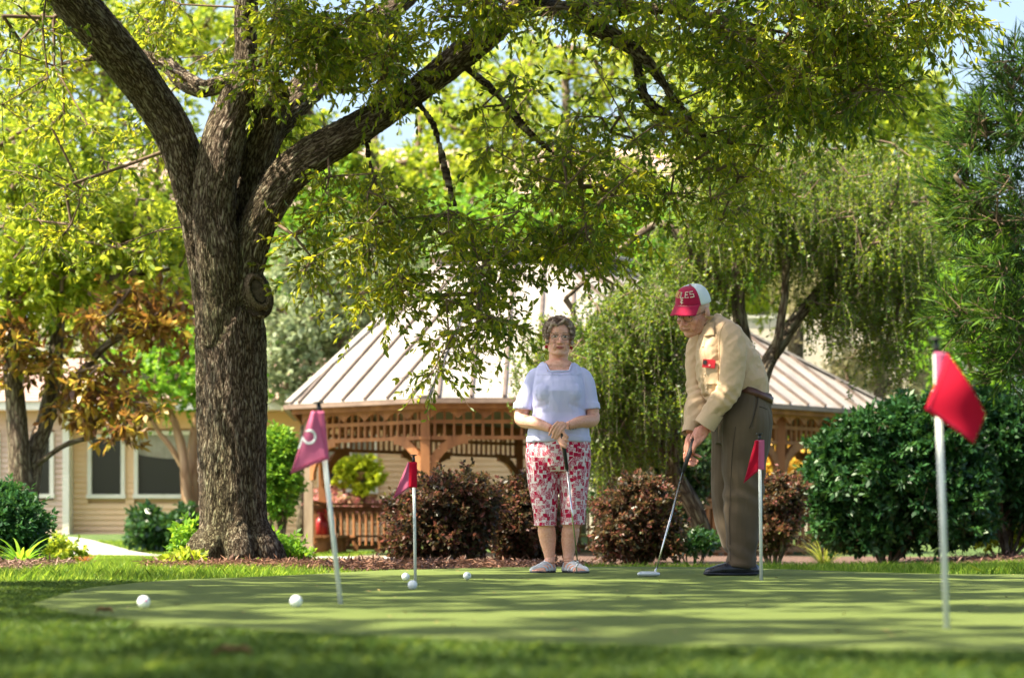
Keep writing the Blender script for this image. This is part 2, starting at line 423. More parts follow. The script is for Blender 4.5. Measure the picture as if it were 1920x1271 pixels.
# a little litter on the turf
x, y = scatter(260, -2.6, 4.2, 5.4, 17.5); k = inpoly(x, y); x, y = x[k], y[k]; n = len(x); D = rdir(n); D[:, 2] *= .15
tag(link('leaf_litter', leafmesh('leaf_litter', np.stack([x, y, np.full(n, .004)], 1), D, unit(rdir(n)*.4+np.array([0, 0, 1.])), .026*RNG.uniform(.4, 1.3, n), .010, RNG.uniform(0, 1, n)),
    leafmat('litter', [(.10, .05, .02), (.26, .16, .06), (.35, .30, .10)], .1, (1, 1, 1))), kind='stuff')
# concrete path on the left
M_path = mat('path concrete', (.36, .33, .30), .9, (.52, .48, .44), 5, bs=60, bd=.003)
pl = crom([(-16, 48.6), (-11.5, 48.0), (-9.4, 46.6), (-8.2, 44.2), (-7.1, 41.4), (-5.7, 38.9), (-3.8, 37.3), (-1, 36.8)], 8)
rows = []
for s_ in (-.85, .85):
    T = unit(np.gradient(pl, axis=0)); Nn = np.stack([-T[:, 1], T[:, 0]], 1); q = pl+Nn*s_
    rows.append([(a, b_, float(terr(a, b_))+.005) for a, b_ in q])
tag(MB().sheet(rows).build('path', M_path), kind='structure')

# ================================================================== HOUSES
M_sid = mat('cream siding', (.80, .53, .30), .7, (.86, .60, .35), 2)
M_sid_shade = mat('shaded cream siding', (.62, .44, .34), .7, (.70, .51, .40), 2)  # same siding on the left wing, its pinkish shade put into the colour
M_trim = mat('white trim', (.74, .70, .60), .6, (.82, .78, .68), 3)
M_glass, t, b = nodes('window glass'); b.inputs['Base Color'].default_value = (.035, .038, .03, 1); b.inputs['Roughness'].default_value = .06
M_curt = mat('curtain', (.30, .27, .22), .9, (.42, .39, .33), 4)
M_shin = mat('shingles', (.38, .25, .21), .9, (.55, .40, .34), 18, bs=30, bd=.01)
def siding(name, xa, xb, Y, z0, z1, m, parent, holes=()):
    """lapped boards, left out where the windows are"""
    g = MB(); z = z0; e = .115
    while z < z1:
        zt = min(z+e, z1); segs = [(xa, xb)]
        for hx0, hx1, hz0, hz1 in holes:
            if zt > hz0 and z < hz1:
                segs = [q for s_ in segs for q in ((s_[0], min(s_[1], hx0)), (max(s_[0], hx1), s_[1])) if q[1]-q[0] > .01]
        for a, c in segs:
            g.add([(a, Y-.036, z), (c, Y-.036, z), (c, Y-.004, zt), (a, Y-.004, zt), (a, Y, z), (c, Y, z)], [(0, 1, 2, 3), (0, 4, 5, 1)])
        z = zt
    return g.build(name, m, parent)
def window(xa, xb, za, zb, Y, parent, curtain=0):
    w_ = .085; g = MB()
    g.box(((xa+xb)/2, Y-.03, zb-w_/2), (xb-xa, .10, w_)).box(((xa+xb)/2, Y-.04, za+w_/2), (xb-xa+.04, .13, w_))
    for s_ in (xa+w_/2, xb-w_/2): g.box((s_, Y-.03, (za+zb)/2), (w_, .10, zb-za-2*w_-.002))
    fr = g.build('window', M_trim, parent)
    MB().box(((xa+xb)/2, Y+.02, (za+zb)/2), (xb-xa-2*w_, .01, zb-za-2*w_)).build('pane', M_glass, fr)
    if curtain:
        c = MB(); x0, x1 = xa+w_, xb-w_; z1 = zb-w_; rows = []
        for zz in (z1-.42, z1):
            rows.append([(x0+(x1-x0)*i/40, Y+.005+.004*math.sin(i*1.9), zz-(.09*math.sin(PI*i/40) if zz < z1 else 0)) for i in range(41)])
        c.sheet(rows); c.build('curtain', M_curt, fr)
Yh = 52.0; hz = .22
def X_(px, Y=Yh): return (px-960)*Y/F
def Z_(py, Y=Yh): return CH+(HZ-py)*Y/F
house = root('house', (X_(300), Yh, hz), 'long cream lap-sided house with white window frames on the left behind the oak', 'house')
zt = Z_(772)
hol = [(X_(a), X_(b), Z_(d), Z_(c)) for a, b, c, d in ((165, 235, 815, 934), (252, 412, 808, 934), (596, 642, 815, 925), (652, 708, 815, 925))]
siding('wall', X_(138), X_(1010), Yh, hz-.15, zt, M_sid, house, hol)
siding('wall', X_(-160), X_(126), Yh-.5, hz-.2, zt, M_sid_shade, house, [(X_(a), X_(b), Z_(934), Z_(812)) for a, b in ((68, 110), (-42, 10))])
for h, cu in zip(hol, (0, 1, 1, 1)): window(*h, Yh-.01, house, cu)
for a, b_ in ((68, 110), (-42, 10)): window(X_(a), X_(b_), Z_(934), Z_(812), Yh-.51, house, 0)
MB().box((X_(132), Yh-.3, (hz-.2+zt)/2), (.14, .5, zt-hz+.2)).build('corner_board', M_trim, house)
MB().box((X_(425), Yh+2.4, (hz-.3+zt)/2), (X_(1010)-X_(-160), 4.6, zt-hz-.1)).build('back_wall', M_sid, house)
MB().box((X_(425), Yh-.35, zt+.02), (X_(1010)-X_(-160)+.4, 1.3, .04)).build('soffit', M_sid, house)
MB().box((X_(425), Yh-1.02, zt+.09), (X_(1010)-X_(-160)+.44, .04, .2)).build('fascia', M_trim, house)
g = MB(); xa, xb = X_(-160)-.3, X_(1010)+.3
for i in range(16):
    y0, y1 = Yh-1.08+i*.26, Yh-1.08+(i+1)*.26+.01; z0_, z1_ = zt+.17+i*.075, zt+.16+(i+1)*.075
    g.add([(xa, y0, z0_+.02), (xb, y0, z0_+.02), (xb, y1, z1_), (xa, y1, z1_), (xa, y0, z0_-.01), (xb, y0, z0_-.01)], [(0, 1, 2, 3), (4, 5, 1, 0)])
g.build('roof', M_shin, house)
# tall building far behind the trees
Yb = 92.0
bb = root('apartment_building', (at(900, HZ, Yb).x, Yb, .2), 'tall beige building with a brown shingle roof far behind the trees', 'building')
M_beige = mat('beige wall', (.66, .56, .44), .8, (.74, .64, .52), 1.5)
a, c = at(60, 390, Yb), at(1830, 390, Yb)
hb = [(x0, x0+1.5, z0, z0+1.9) for z0 in (1.6, 5.0, 8.4) for x0 in np.arange(a.x+1.5, c.x-2, 3.6)]
siding('wall', a.x, c.x, Yb, .1, a.z, M_beige, bb, hb)
MB().box(((a.x+c.x)/2, Yb+5, a.z/2), (c.x-a.x, 9.8, a.z-.2)).build('back_wall', M_beige, bb)
for h in hb: window(*h, Yb-.01, bb)
g = MB(); zr = at(0, 300, Yb).z
g.add([(a.x-.6, Yb-.8, a.z), (c.x+.6, Yb-.8, a.z), (c.x-3, Yb+5, zr+1.2), (a.x+3, Yb+5, zr+1.2), (c.x+.6, Yb+10.6, a.z), (a.x-.6, Yb+10.6, a.z)],
      [(0, 1, 2, 3), (1, 4, 2), (3, 2, 4, 5), (0, 3, 5), (0, 5, 4, 1)])
g.build('roof', M_shin, bb)

# ================================================================== GAZEBO
M_wood = mat('stained cedar', (.21, .08, .026), .7, (.36, .15, .05), 5, bs=50, bd=.002, scale=(1, 1, .25))
M_wood2 = mat('weathered cedar', (.30, .21, .14), .8, (.44, .33, .23), 8, bs=50, bd=.002, scale=(1, 1, .2))
M_roof, t, b = nodes('standing seam metal'); b.inputs['Roughness'].default_value = .42; b.inputs['Specular IOR Level'].default_value = .5
v = coords(t); n1 = noise(t, coords(t, 'Object', (1, 1, .35)), 2.6, 6, .65); r = ramp(t, [(.3, (.22, .195, .17)), (.5, (.31, .28, .25)), (.72, (.39, .36, .32))]); t.links.new(n1.outputs[0], r.inputs[0]); t.links.new(r.outputs[0], b.inputs['Base Color'])
n3 = noise(t, coords(t, 'Object', (1, 1, .05)), 5, 2); bump(t, b, n3.outputs[0], .01, .6)
M_seam = mat('seam metal', (.09, .065, .05), .5, (.15, .11, .09), 6)
M_gut = mat('gutter metal', (.16, .11, .085), .45, (.24, .17, .13), 4)
PV = [Vector(q) for q in ((-3.76, 40.6), (-1.44, 38.6), (2.76, 38.4), (6.95, 43.3), (6.56, 47.4), (4.24, 49.4), (.04, 49.6), (-3.95, 44.7))]
CG = Vector((1.4, 44.0)); CT = Vector((.30, 43.5)); ZE, ZT, ZF = 2.40, 4.97, -.17
gz = root('gazebo', (1.4, 44.0, ZF), 'large cedar gazebo with a pale standing seam metal roof behind the two golfers', 'gazebo')
top = [CT+(p-CG)*.30 for p in PV]
def v3(p, z): return Vector((p.x, p.y, z))
rf = MB(); sm_ = MB(); cap_ = MB()
for i in range(8):
    a, b_ = PV[i], PV[(i+1) % 8]; ta, tb = top[i], top[(i+1) % 8]
    rf.add([v3(a, ZE), v3(b_, ZE), v3(tb, ZT), v3(ta, ZT)], [(0, 1, 2, 3)])
    rf.add([v3(a, ZE-.02), v3(b_, ZE-.02), v3(tb, ZT-.06), v3(ta, ZT-.06)], [(3, 2, 1, 0)])
    e = (b_-a); L = e.length; e.normalize(); nn = Vector((-e.y, e.x));
    if nn.dot(CG-a) < 0: nn = -nn
    run = (ta-a).dot(nn); k = int(L/.51)
    for j in range(1, k+1):
        u = (j-.5)*L/k
        # seam runs straight up the slope until it meets a hip or the top
        ua, ub = (ta-a).dot(e), (tb-a).dot(e)
        tm = 1.0
        if ua > 0 and u < ua: tm = min(tm, u/ua)
        if ub < L and u > ub: tm = min(tm, (L-u)/(L-ub))
        p0 = a+e*u; p1 = p0+nn*run*tm
        sm_.beam(v3(p0, ZE+.022), v3(p1, ZE+(ZT-ZE)*tm+.022), .05, .055)
    cap_.beam(v3(a, ZE+.03), v3(ta, ZT+.03), .20, .035)
roofo = rf.build('roof', M_roof, gz); sm_.build('seams', M_seam, roofo); cap_.build('hip_caps', M_roof, roofo)
fa = MB(); gu = MB(); sc_ = MB()
for i in range(8):
    a, b_ = PV[i], PV[(i+1) % 8]; a2, b2 = CG+(a-CG)*.985, CG+(b_-CG)*.985
    fa.beam(v3(a2, ZE-.09), v3(b2, ZE-.09), .04, .15)
    gu.beam(v3(CG+(a-CG)*1.006, ZE-.05), v3(CG+(b_-CG)*1.006, ZE-.05), .11, .07)
    # scalloped board inside the eave
    a3, b3 = CG+(a-CG)*.955, CG+(b_-CG)*.955; L = (b3-a3).length; k = max(6, int(L/.42)); e = (b3-a3)/L
    for j in range(k):
        u0, u1 = j*L/k, (j+1)*L/k; P = [v3(a3+e*u0, ZE-.12)]
        for q in range(9):
            uu = u0+(u1-u0)*q/8; P.append(v3(a3+e*uu, ZE-.32+.13*math.sin(PI*q/8)))
        P.append(v3(a3+e*u1, ZE-.12)); nn = Vector((-e.y, e.x, 0))*.015
        n_ = len(P); sc_.add([p-nn for p in P]+[p+nn for p in P], [tuple(range(n_)), tuple(range(2*n_-1, n_-1, -1))]+[(q, q+1, n_+q+1, n_+q) for q in range(1, n_-2)])
fa.build('fascia', M_wood, gz); gu.build('gutter', M_gut, gz); sc_.build('scalloped_trim', M_wood, gz)
cu = MB(); cr = MB()
for i in range(8):
    a, b_ = top[i], top[(i+1) % 8]; c1 = CT+(a-CT)*.86; c2 = CT+(b_-CT)*.86
    cu.add([v3(c1, ZT-.1), v3(c2, ZT-.1), v3(c2, ZT+.20), v3(c1, ZT+.20)], [(0, 1, 2, 3)])
    o1, o2 = CT+(a-CT)*1.12, CT+(b_-CT)*1.12
    cr.add([v3(o1, ZT+.18), v3(o2, ZT+.18), v3(CT, ZT+.50)], [(0, 1, 2)]); cr.add([v3(o1, ZT+.14), v3(o2, ZT+.14), v3(CT, ZT+.18)], [(2, 1, 0)])
    cr.add([v3(o1, ZT+.14), v3(o2, ZT+.14), v3(o2, ZT+.18), v3(o1, ZT+.18)], [(0, 1, 2, 3)])
cu.build('cupola', M_gut, gz); cr.build('cupola_roof', M_roof, gz)
# floor, posts, frieze, brackets, railings
MB().add([v3(CG+(p-CG)*.93, ZF+.03) for p in PV]+[v3(CG+(p-CG)*.93, ZF-.1) for p in PV], [tuple(range(8))]+[(i, (i+1) % 8, 8+(i+1) % 8, 8+i) for i in range(8)]).build('floor', M_wood2, gz)
PP = [CG+(p-CG)*.915 for p in PV]
PP[1] = Vector((-1.40, 39.0)); PP[0] = Vector((-3.44, 40.9))
posts = []
for i in range(8):
    a, b_ = PP[i], PP[(i+1) % 8]; L = (b_-a).length; k = 2 if L > 4.6 else 1
    for j in range(k): posts.append((a+(b_-a)*j/k, i))
n_ = len(posts)
def bracket(g, p, e, z, s_=.62):
    """curved knee brace from a post up to the rail"""
    pts = []
    for q in range(9):
        a = PI/2*q/8; pts.append((p.x+e.x*s_*(1-math.cos(a)), p.y+e.y*s_*(1-math.cos(a)), z-s_+s_*math.sin(a)))
    for q in range(8): g.beam(pts[q], pts[q+1], .07, .15)
for i, (p, side) in enumerate(posts):
    q = posts[(i+1) % n_][0]; d = q-p; L = d.length; e = d/L; e3 = Vector((e.x, e.y, 0))
    po = MB(); po.box((p.x, p.y, (ZF+ZE-.2)/2), (.15, .15, ZE-.2-ZF)).box((p.x, p.y, ZF+.10), (.19, .19, .2)).box((p.x, p.y, ZE-.62), (.18, .18, .06))
    po.build('post', M_wood if i not in (0,) else M_wood2, gz)
    fz = MB(); zt1, zt2 = ZE-.36, ZE-.62
    fz.beam(v3(p, ZE-.16)+e3*.08, v3(q, ZE-.16)-e3*.08, .06, .09).beam(v3(p, zt1)+e3*.08, v3(q, zt1)-e3*.08, .06, .06).beam(v3(p, zt2)+e3*.1, v3(q, zt2)-e3*.1, .06, .06)
    m_ = int(L/.15)
    for j in range(1, m_):
        c_ = p+e*(j*L/m_); fz.box((c_.x, c_.y, (ZE-.2+zt1+.03)/2), (.04, .04, ZE-.2-zt1-.03), math.atan2(e.y, e.x)); fz.box((c_.x, c_.y, (zt1+zt2)/2), (.04, .04, zt1-zt2-.06), math.atan2(e.y, e.x))
    fz.build('frieze', M_wood, gz)
    for p_, e_ in ((p+e*.07, e), (q-e*.07, -e)):
        br = MB(); bracket(br, p_, e_, zt2-.02); br.build('bracket', M_wood, gz)
    if side in (2, 3, 4, 5, 6, 7):
        ra = MB(); zr_ = ZF+.95
        ra.beam(v3(p, zr_)+e3*.075, v3(q, zr_)-e3*.075, .14, .04).beam(v3(p, zr_-.09)+e3*.075, v3(q, zr_-.09)-e3*.075, .05, .09).beam(v3(p, ZF+.14)+e3*.075, v3(q, ZF+.14)-e3*.075, .05, .09)
        m_ = int(L/.17)
        for j in range(1, m_):
            c_ = p+e*(j*L/m_); ra.box((c_.x, c_.y, (zr_-.135+ZF+.185)/2), (.04, .04, zr_-.32-ZF), math.atan2(e.y, e.x))
        ra.build('railing', M_wood, gz)
        inn = Vector((CG.x-(p.x+q.x)/2, CG.y-(p.y+q.y)/2)).normalized(); be = MB()
        for s_ in (.14, .28, .42): be.beam(v3(p+e*.25+inn*s_, ZF+.355), v3(q-e*.25+inn*s_, ZF+.355), .12, .04)
        for u in (.12, .5, .88):
            c_ = p+e*L*u+inn*.26; be.beam(v3(c_-inn*.2, ZF+.30), v3(c_+inn*.2, ZF+.30), .05, .07); be.beam(v3(c_+inn*.16, ZF+.03), v3(c_+inn*.16, ZF+.265), .09, .09)
            bracket(be, c_-inn*.2, inn, ZF+.265, .22)
        be.build('bench', M_wood, gz)
# umbrella, basket, jug
def P3(px, py, Y): return at(px, py, Y)
um = root('patio_umbrella', P3(822, 1000, 55), 'pale blue patio umbrella seen through the gazebo', 'umbrella')
M_umb = mat('blue canvas', (.22, .42, .50), .8, (.30, .50, .58), 2)
c = P3(822, 824, 55); g = MB(); n_ = 8; rows = []
for k_ in range(5):
    r0 = 1.28*k_/4+.02; rows.append([(c.x+r0*math.cos(2*PI*j/32), c.y+r0*math.sin(2*PI*j/32)*.98, c.z-.36*(k_/4)**1.3+.03*abs(math.sin(j*PI/4))*k_/4) for j in range(33)])
rows.append([(x_, y_, z_-.10) for x_, y_, z_ in rows[-1]])
g.sheet(rows).build('canopy', M_umb, um, True)
MB().tube([(c.x, c.y, .0), (c.x, c.y, c.z+.05)], .025).build('pole', M_trim, um)
ju = root('water_jug', P3(603, 1007, 42.6), 'dark red water jug with a handle standing on the gazebo bench', 'jug')
c = P3(603, 1004, 42.6); c.z = ZF+.378; M_red = mat('red plastic', (.26, .012, .012), .35, (.34, .02, .02), 5)
MB().lathe(c, [(.105, 0), (.12, .015), (.12, .20), (.115, .24), (.075, .30), (.055, .32), (.055, .36)], 20).build('body', M_red, ju, True)
MB().lathe(c+Vector((0, 0, .36)), [(.065, 0), (.068, .01), (.068, .045), (.05, .055)], 16).build('lid', M_red, ju, True)
MB().tube([c+Vector((-.09, 0, .27)), c+Vector((-.085, 0, .40)), c+Vector((0, 0, .45)), c+Vector((.085, 0, .40)), c+Vector((.09, 0, .27))], .013, 8, 4).build('handle', M_red, ju, True)
# rock
bmk = fuse(MB().ell(P3(690, 1064, 20.5), (.19, .17, .10)).ell(P3(672, 1062, 20.5), (.12, .14, .09)).ell(P3(712, 1067, 20.5), (.13, .12, .06)), 'rock', .014, 2)
Vv = getv(bmk); Vv += getn(bmk)*(.02*vnoise(Vv, 12, 2)+.008*vnoise(Vv, 34, 3))[:, None]; setv(bmk, Vv)
tag(link('rock', bmk, mat('brown rock', (.13, .085, .055), .9, (.27, .19, .13), 14, bs=60, bd=.01)), 'rough brown rock lying in the pine straw beside the gazebo bench', 'rock')
# ================================================================== TREES
def barkmat(name, c1, c2, c3, sc_=24, disp=.02):
    m, t, b = nodes(name); b.inputs['Roughness'].default_value = .9; b.inputs['Specular IOR Level'].default_value = .2
    a = t.nodes.new('ShaderNodeAttribute'); a.attribute_name = 'bark'
    vo = t.nodes.new('ShaderNodeTexVoronoi'); vo.feature = 'DISTANCE_TO_EDGE'; vo.inputs['Scale'].default_value = sc_
    nz = noise(t, a.outputs['Vector'], sc_*.8, 4); ad = t.nodes.new('ShaderNodeVectorMath'); ad.operation = 'MULTIPLY_ADD'
    t.links.new(nz.outputs['Color'], ad.inputs[0]); ad.inputs[1].default_value = (.085, .085, .085); t.links.new(a.outputs['Vector'], ad.inputs[2])
    t.links.new(ad.outputs[0], vo.inputs['Vector'])
    r = ramp(t, [(.02, c1), (.16, c2), (.5, c3)]); t.links.new(vo.outputs['Distance'], r.inputs[0])
    n2 = noise(t, a.outputs['Vector'], 2.2, 3); r2 = ramp(t, [(.4, (1, 1, 1)), (.68, (.80, .98, .62))]); t.links.new(n2.outputs[0], r2.inputs[0])
    mx = t.nodes.new('ShaderNodeMix'); mx.data_type = 'RGBA'; mx.blend_type = 'MULTIPLY'; mx.inputs[0].default_value = .8
    t.links.new(r.outputs[0], mx.inputs[6]); t.links.new(r2.outputs[0], mx.inputs[7]); t.links.new(mx.outputs[2], b.inputs['Base Color'])
    n3 = noise(t, a.outputs['Vector'], sc_*3, 4)
    ma = t.nodes.new('ShaderNodeMath'); ma.operation = 'MULTIPLY_ADD'; t.links.new(vo.outputs['Distance'], ma.inputs[0]); ma.inputs[1].default_value = 2.2
    t.links.new(n3.outputs[0], ma.inputs[2]); bump(t, b, ma.outputs[0], disp, 1)
    return m
def limbs_mesh(name, limbs, m, parent, voxel=.018, stretch=.22, amp=.012, freq=26, fuse_=True, extra=None, lump=.012):
    """limbs: [(points, radii)] -> welded trunk with a coordinate that runs along each limb"""
    g = MB(); S = []
    for P, R in limbs:
        g.tube(P, R, 18, 5, up=(0.1, 1, 0.1), round_=False); S.append(crom([tuple(p) for p in P], 5))
    if extra: extra(g)
    me = fuse(g, name, voxel, 5) if fuse_ else g.mesh(name)
    V = getv(me); best = np.full(len(V), 1e9); C = np.zeros((len(V), 3))
    for (P, R), q in zip(limbs, S):
        T = unit(np.gradient(q, axis=0)); s_ = np.concatenate([[0], np.cumsum(np.linalg.norm(np.diff(q, axis=0), axis=1))])
        rr = crom(np.array(R)[:, None], 5)[:, 0]
        for i in range(0, len(V), 20000):
            d = np.linalg.norm(V[i:i+20000, None]-q[None], axis=2)-rr[None]; j = d.argmin(1); dm = d[np.arange(len(j)), j]
            k = dm < best[i:i+20000]; jj = j[k]; rel = V[i:i+20000][k]-q[jj]; al = (rel*T[jj]).sum(1)
            ref = np.array([0, 1., 0]); b1 = unit(np.cross(T[jj], ref)); b2 = np.cross(b1, T[jj])
            ids = np.arange(i, min(i+20000, len(V)))[k]; best[ids] = dm[k]
            C[ids] = np.stack([(rel*b1).sum(1), (rel*b2).sum(1), (s_[jj]+al)*stretch], 1)
    V = V+getn(me)*(amp*(1-2*np.abs(vnoise(C, freq, 3)))+lump*vnoise(C, freq*.16, 5))[:, None]; setv(me, V)
    a = me.attributes.new('bark', 'FLOAT_VECTOR', 'POINT'); a.data.foreach_set('vector', C.astype(np.float32).ravel())
    return link(name, me, m, parent, True)
M_oakbark = barkmat('oak bark', (.03, .018, .012), (.19, .135, .10), (.50, .44, .37), 40, .03)
M_bark2 = barkmat('grey bark', (.06, .04, .03), (.16, .12, .09), (.30, .26, .20), 20, .015)
M_bark3 = barkmat('smooth tan bark', (.26, .15, .09), (.36, .22, .14), (.46, .31, .21), 6, .004)
M_scarbark = barkmat('callus bark', (.06, .04, .03), (.20, .15, .11), (.34, .27, .21), 30, .012)
M_twig = mat('twig', (.10, .06, .04), .9, (.20, .14, .09), 9)
M_scar = mat('healed scar wood', (.10, .07, .05), .9, (.24, .19, .145), 22, bs=40, bd=.006)
M_scar2 = mat('dark heartwood', (.025, .018, .012), .9, (.09, .065, .05), 30, bs=50, bd=.01)
def PL(rows):   # (px, py, Y, half width in px) -> points and radii in metres
    return [at(a, b_, c) for a, b_, c, d in rows], [d*c/F for a, b_, c, d in rows]
OL = [PL(q) for q in (
    [(441, 1085, 18.4, 84), (441, 1062, 18.4, 72), (440, 1030, 18.4, 67), (438, 980, 18.4, 63), (436, 880, 18.4, 62), (435, 780, 18.4, 61), (434, 700, 18.4, 61), (433, 620, 18.4, 63), (431, 560, 18.4, 58)],
    [(424, 640, 18.35, 50), (420, 560, 18.30, 46), (410, 480, 18.2, 42), (403, 400, 18.2, 37), (409, 320, 18.2, 37), (424, 250, 18.2, 38), (446, 190, 18.2, 34), (462, 120, 18.2, 24), (463, 50, 18.2, 22), (463, -70, 18.1, 21), (452, -400, 17.6, 17), (430, -700, 17, 8)],
    [(445, 620, 18.45, 46), (448, 520, 18.5, 38), (454, 430, 18.5, 34), (470, 330, 18.5, 33), (492, 255, 18.4, 33), (517, 190, 18.3, 26), (524, 176, 18.22, 22)],
    [(480, 330, 18.8, 28), (505, 250, 18.9, 28), (560, 185, 19.1, 29), (620, 125, 19.4, 27), (690, 60, 19.7, 25), (790, -30, 20, 20), (950, -200, 20.5, 14), (1150, -420, 21, 8)],
    [(412, 650, 18.4, 42), (395, 560, 18.45, 34), (381, 470, 18.45, 28), (366, 390, 18.4, 28), (350, 315, 18.35, 32), (325, 245, 18.3, 36), (280, 172, 18.2, 38), (225, 100, 18.0, 40), (165, 30, 17.8, 42), (105, -45, 17.6, 42), (10, -180, 17.2, 34), (-180, -350, 16.4, 22), (-480, -520, 15.4, 10)],
    [(452, 560, 18.3, 36), (474, 450, 18.25, 33), (508, 375, 18.2, 34), (560, 312, 18.1, 32), (630, 266, 18.0, 31), (720, 214, 17.9, 29), (800, 160, 17.8, 27), (880, 95, 17.6, 27), (940, 45, 17.5, 24), (985, 0, 17.4, 22), (1070, -90, 17.0, 18), (1250, -260, 16.0, 13), (1500, -420, 14.5, 7)],
    [(955, 30, 17.45, 14), (1010, 16, 17.4, 12), (1070, 24, 17.4, 11), (1130, 60, 17.3, 10), (1180, 88, 17.3, 8.5), (1222, 128, 17.2, 8), (1262, 185, 17.2, 6.5), (1305, 235, 17.1, 5), (1345, 320, 17.1, 3.5)],
    [(1000, 18, 17.4, 8), (1110, 10, 17.2, 7), (1260, 20, 17.0, 6), (1420, 50, 16.8, 5), (1560, 90, 16.6, 4)],
    [(440, 150, 18.7, 15), (385, 166, 18.9, 13), (345, 150, 19.1, 12), (310, 118, 19.3, 10), (230, 100, 19.6, 8), (120, 120, 20, 5)],
    [(700, 225, 17.9, 3.2), (690, 290, 18.0, 2.2), (720, 380, 18.1, 1.8), (740, 470, 18.1, 1.3)],
    [(780, 185, 17.8, 4.3), (815, 240, 17.8, 2.9), (835, 320, 17.7, 2.3), (860, 400, 17.6, 1.8), (905, 480, 17.6, 1.1)],
    [(865, 120, 17.7, 4.3), (930, 175, 17.7, 3.2), (975, 230, 17.6, 2.9), (1040, 290, 17.6, 2.2), (1120, 350, 17.5, 1.4)],
    [(1190, 95, 17.3, 7), (1215, 190, 17.3, 5.5), (1290, 240, 17.4, 4), (1380, 270, 17.4, 3)],
    [(720, 60, 19.8, 15), (690, 90, 19.5, 12), (660, 120, 19.3, 9), (640, 170, 19.2, 6)],
)]
oak = root('oak_tree', (at(441, 1062, 18.4).x, 18.4, -.03), 'huge oak with furrowed brown bark and long spreading limbs over the green', 'tree')
def roots_(g):
    c = at(441, 1066, 18.4)
    g.ell(at(478, 549, 18.24), (.125, .14, .19), Matrix.Rotation(math.radians(-24), 3, 'Y'))
    g.ell(at(522, 176, 18.26), (.075, .09, .12))
    for a, L in ((-2.9, .46), (-2.2, .40), (-1.3, .36), (-.5, .38), (.2, .44), (1.2, .38), (2.1, .4)):
        d = Vector((math.cos(a), math.sin(a), 0))
        g.tube([c+d*.12+Vector((0, 0, .35)), c+d*.27+Vector((0, 0, .12)), c+d*L*.8+Vector((0, 0, 0)), c+d*L+Vector((0, 0, -.10))], [.12, .11, .065, .03], 10, 4)
trunk = limbs_mesh('trunk', OL, M_oakbark, oak, .016, .20, .011, 40, extra=roots_, lump=.03)
def scar(px, py, Y, a, b_, tilt, dirn):
    c = at(px, py, Y); R = Matrix.Rotation(dirn, 3, 'Z') @ Matrix.Rotation(tilt, 3, 'Y'); s_ = Y/F; rows = []
    g = MB(); g2 = MB()
    for rr, dy in ((1.10, .09), (1.08, .02), (1.0, -.018), (.90, -.024), (.80, -.010), (.70, .012)):
        rows.append([c+R@Vector((a*s_*rr*math.cos(2*PI*j/28)*(1+.05*math.sin(3*j)), dy, b_*s_*rr*math.sin(2*PI*j/28)*(1+.04*math.sin(2*j+1)))) for j in range(29)])
    g.sheet(rows); sm3 = g.mesh('cut_scar'); Vs = getv(sm3); Vs += (Vs-np.array(c))*(.07*vnoise(Vs, 22, 4)+.04*vnoise(Vs, 60, 5))[:, None]; setv(sm3, Vs)
    a3 = sm3.attributes.new('bark', 'FLOAT_VECTOR', 'POINT'); a3.data.foreach_set('vector', ((Vs-np.array(c))*1.6).astype(np.float32).ravel()); o = link('cut_scar', sm3, M_scarbark, trunk, True)
    rows = [[c+R@Vector((a*s_*rr*math.cos(2*PI*j/28), .0, b_*s_*rr*math.sin(2*PI*j/28))) for j in range(29)] for rr in (.66, .4, .02)]
    g2.sheet(rows).build('heartwood', M_scar2, trunk, True)
scar(485, 546, 18.085, 18, 33, math.radians(-24), math.radians(22))
scar(524, 176, 18.10, 17, 28, math.radians(-14), math.radians(20))
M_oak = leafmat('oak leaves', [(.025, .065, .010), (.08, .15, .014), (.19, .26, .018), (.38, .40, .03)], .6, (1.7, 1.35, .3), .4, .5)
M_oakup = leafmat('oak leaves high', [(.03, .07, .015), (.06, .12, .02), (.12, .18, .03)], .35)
ot = Tree([q[0] for q in OL], 3)
near = blobpts([
    (650, 70, 17.6, 120, 60, .8, 44), (560, 40, 17.4, 60, 60, .6, 20), (500, 150, 17.9, 30, 60, .3, 6), (730, 130, 17.3, 50, 50, .5, 9),
    (860, 10, 17.0, 110, 35, .7, 18), (560, 230, 18.8, 60, 60, .6, 4), (700, 370, 18.0, 120, 60, .9, 13), (630, 470, 18.3, 110, 60, .9, 12),
    (790, 440, 17.6, 150, 60, 1.0, 16), (860, 530, 17.4, 130, 50, .9, 15), (720, 540, 17.5, 80, 35, .6, 8), (920, 600, 17.3, 70, 28, .6, 8),
    (840, 640, 17.1, 45, 24, .3, 4), (812, 690, 17.0, 26, 14, .2, 2), (940, 430, 17.5, 140, 70, .9, 16), (1060, 380, 17.5, 150, 90, 1.0, 18),
    (1130, 450, 17.4, 100, 40, .8, 12), (1000, 230, 17.6, 160, 110, 1.0, 16), (1180, 260, 17.3, 170, 120, 1.1, 26),
    (1240, 20, 16.8, 220, 50, 1.2, 36), (1480, 40, 16.4, 220, 60, 1.2, 50), (1540, 150, 16.4, 120, 70, .9, 30), (1640, 30, 16.2, 180, 50, 1, 30),
    (1400, 190, 16.8, 140, 100, 1, 24), (1640, 170, 16.3, 80, 40, .7, 9), (1770, 15, 16.0, 80, 25, .6, 9), (1340, 360, 17.1, 140, 70, .9, 12),
    (110, 230, 18.4, 150, 120, 1.2, 12), (60, 50, 17.8, 120, 80, 1.2, 12), (200, 400, 18.8, 150, 90, 1.0, 12), (330, 60, 19.0, 110, 80, .8, 10), (300, 240, 19.3, 60, 80, .6, 4)])
ot.grow(near, .35, .12)
nn_ = len(ot.tips)
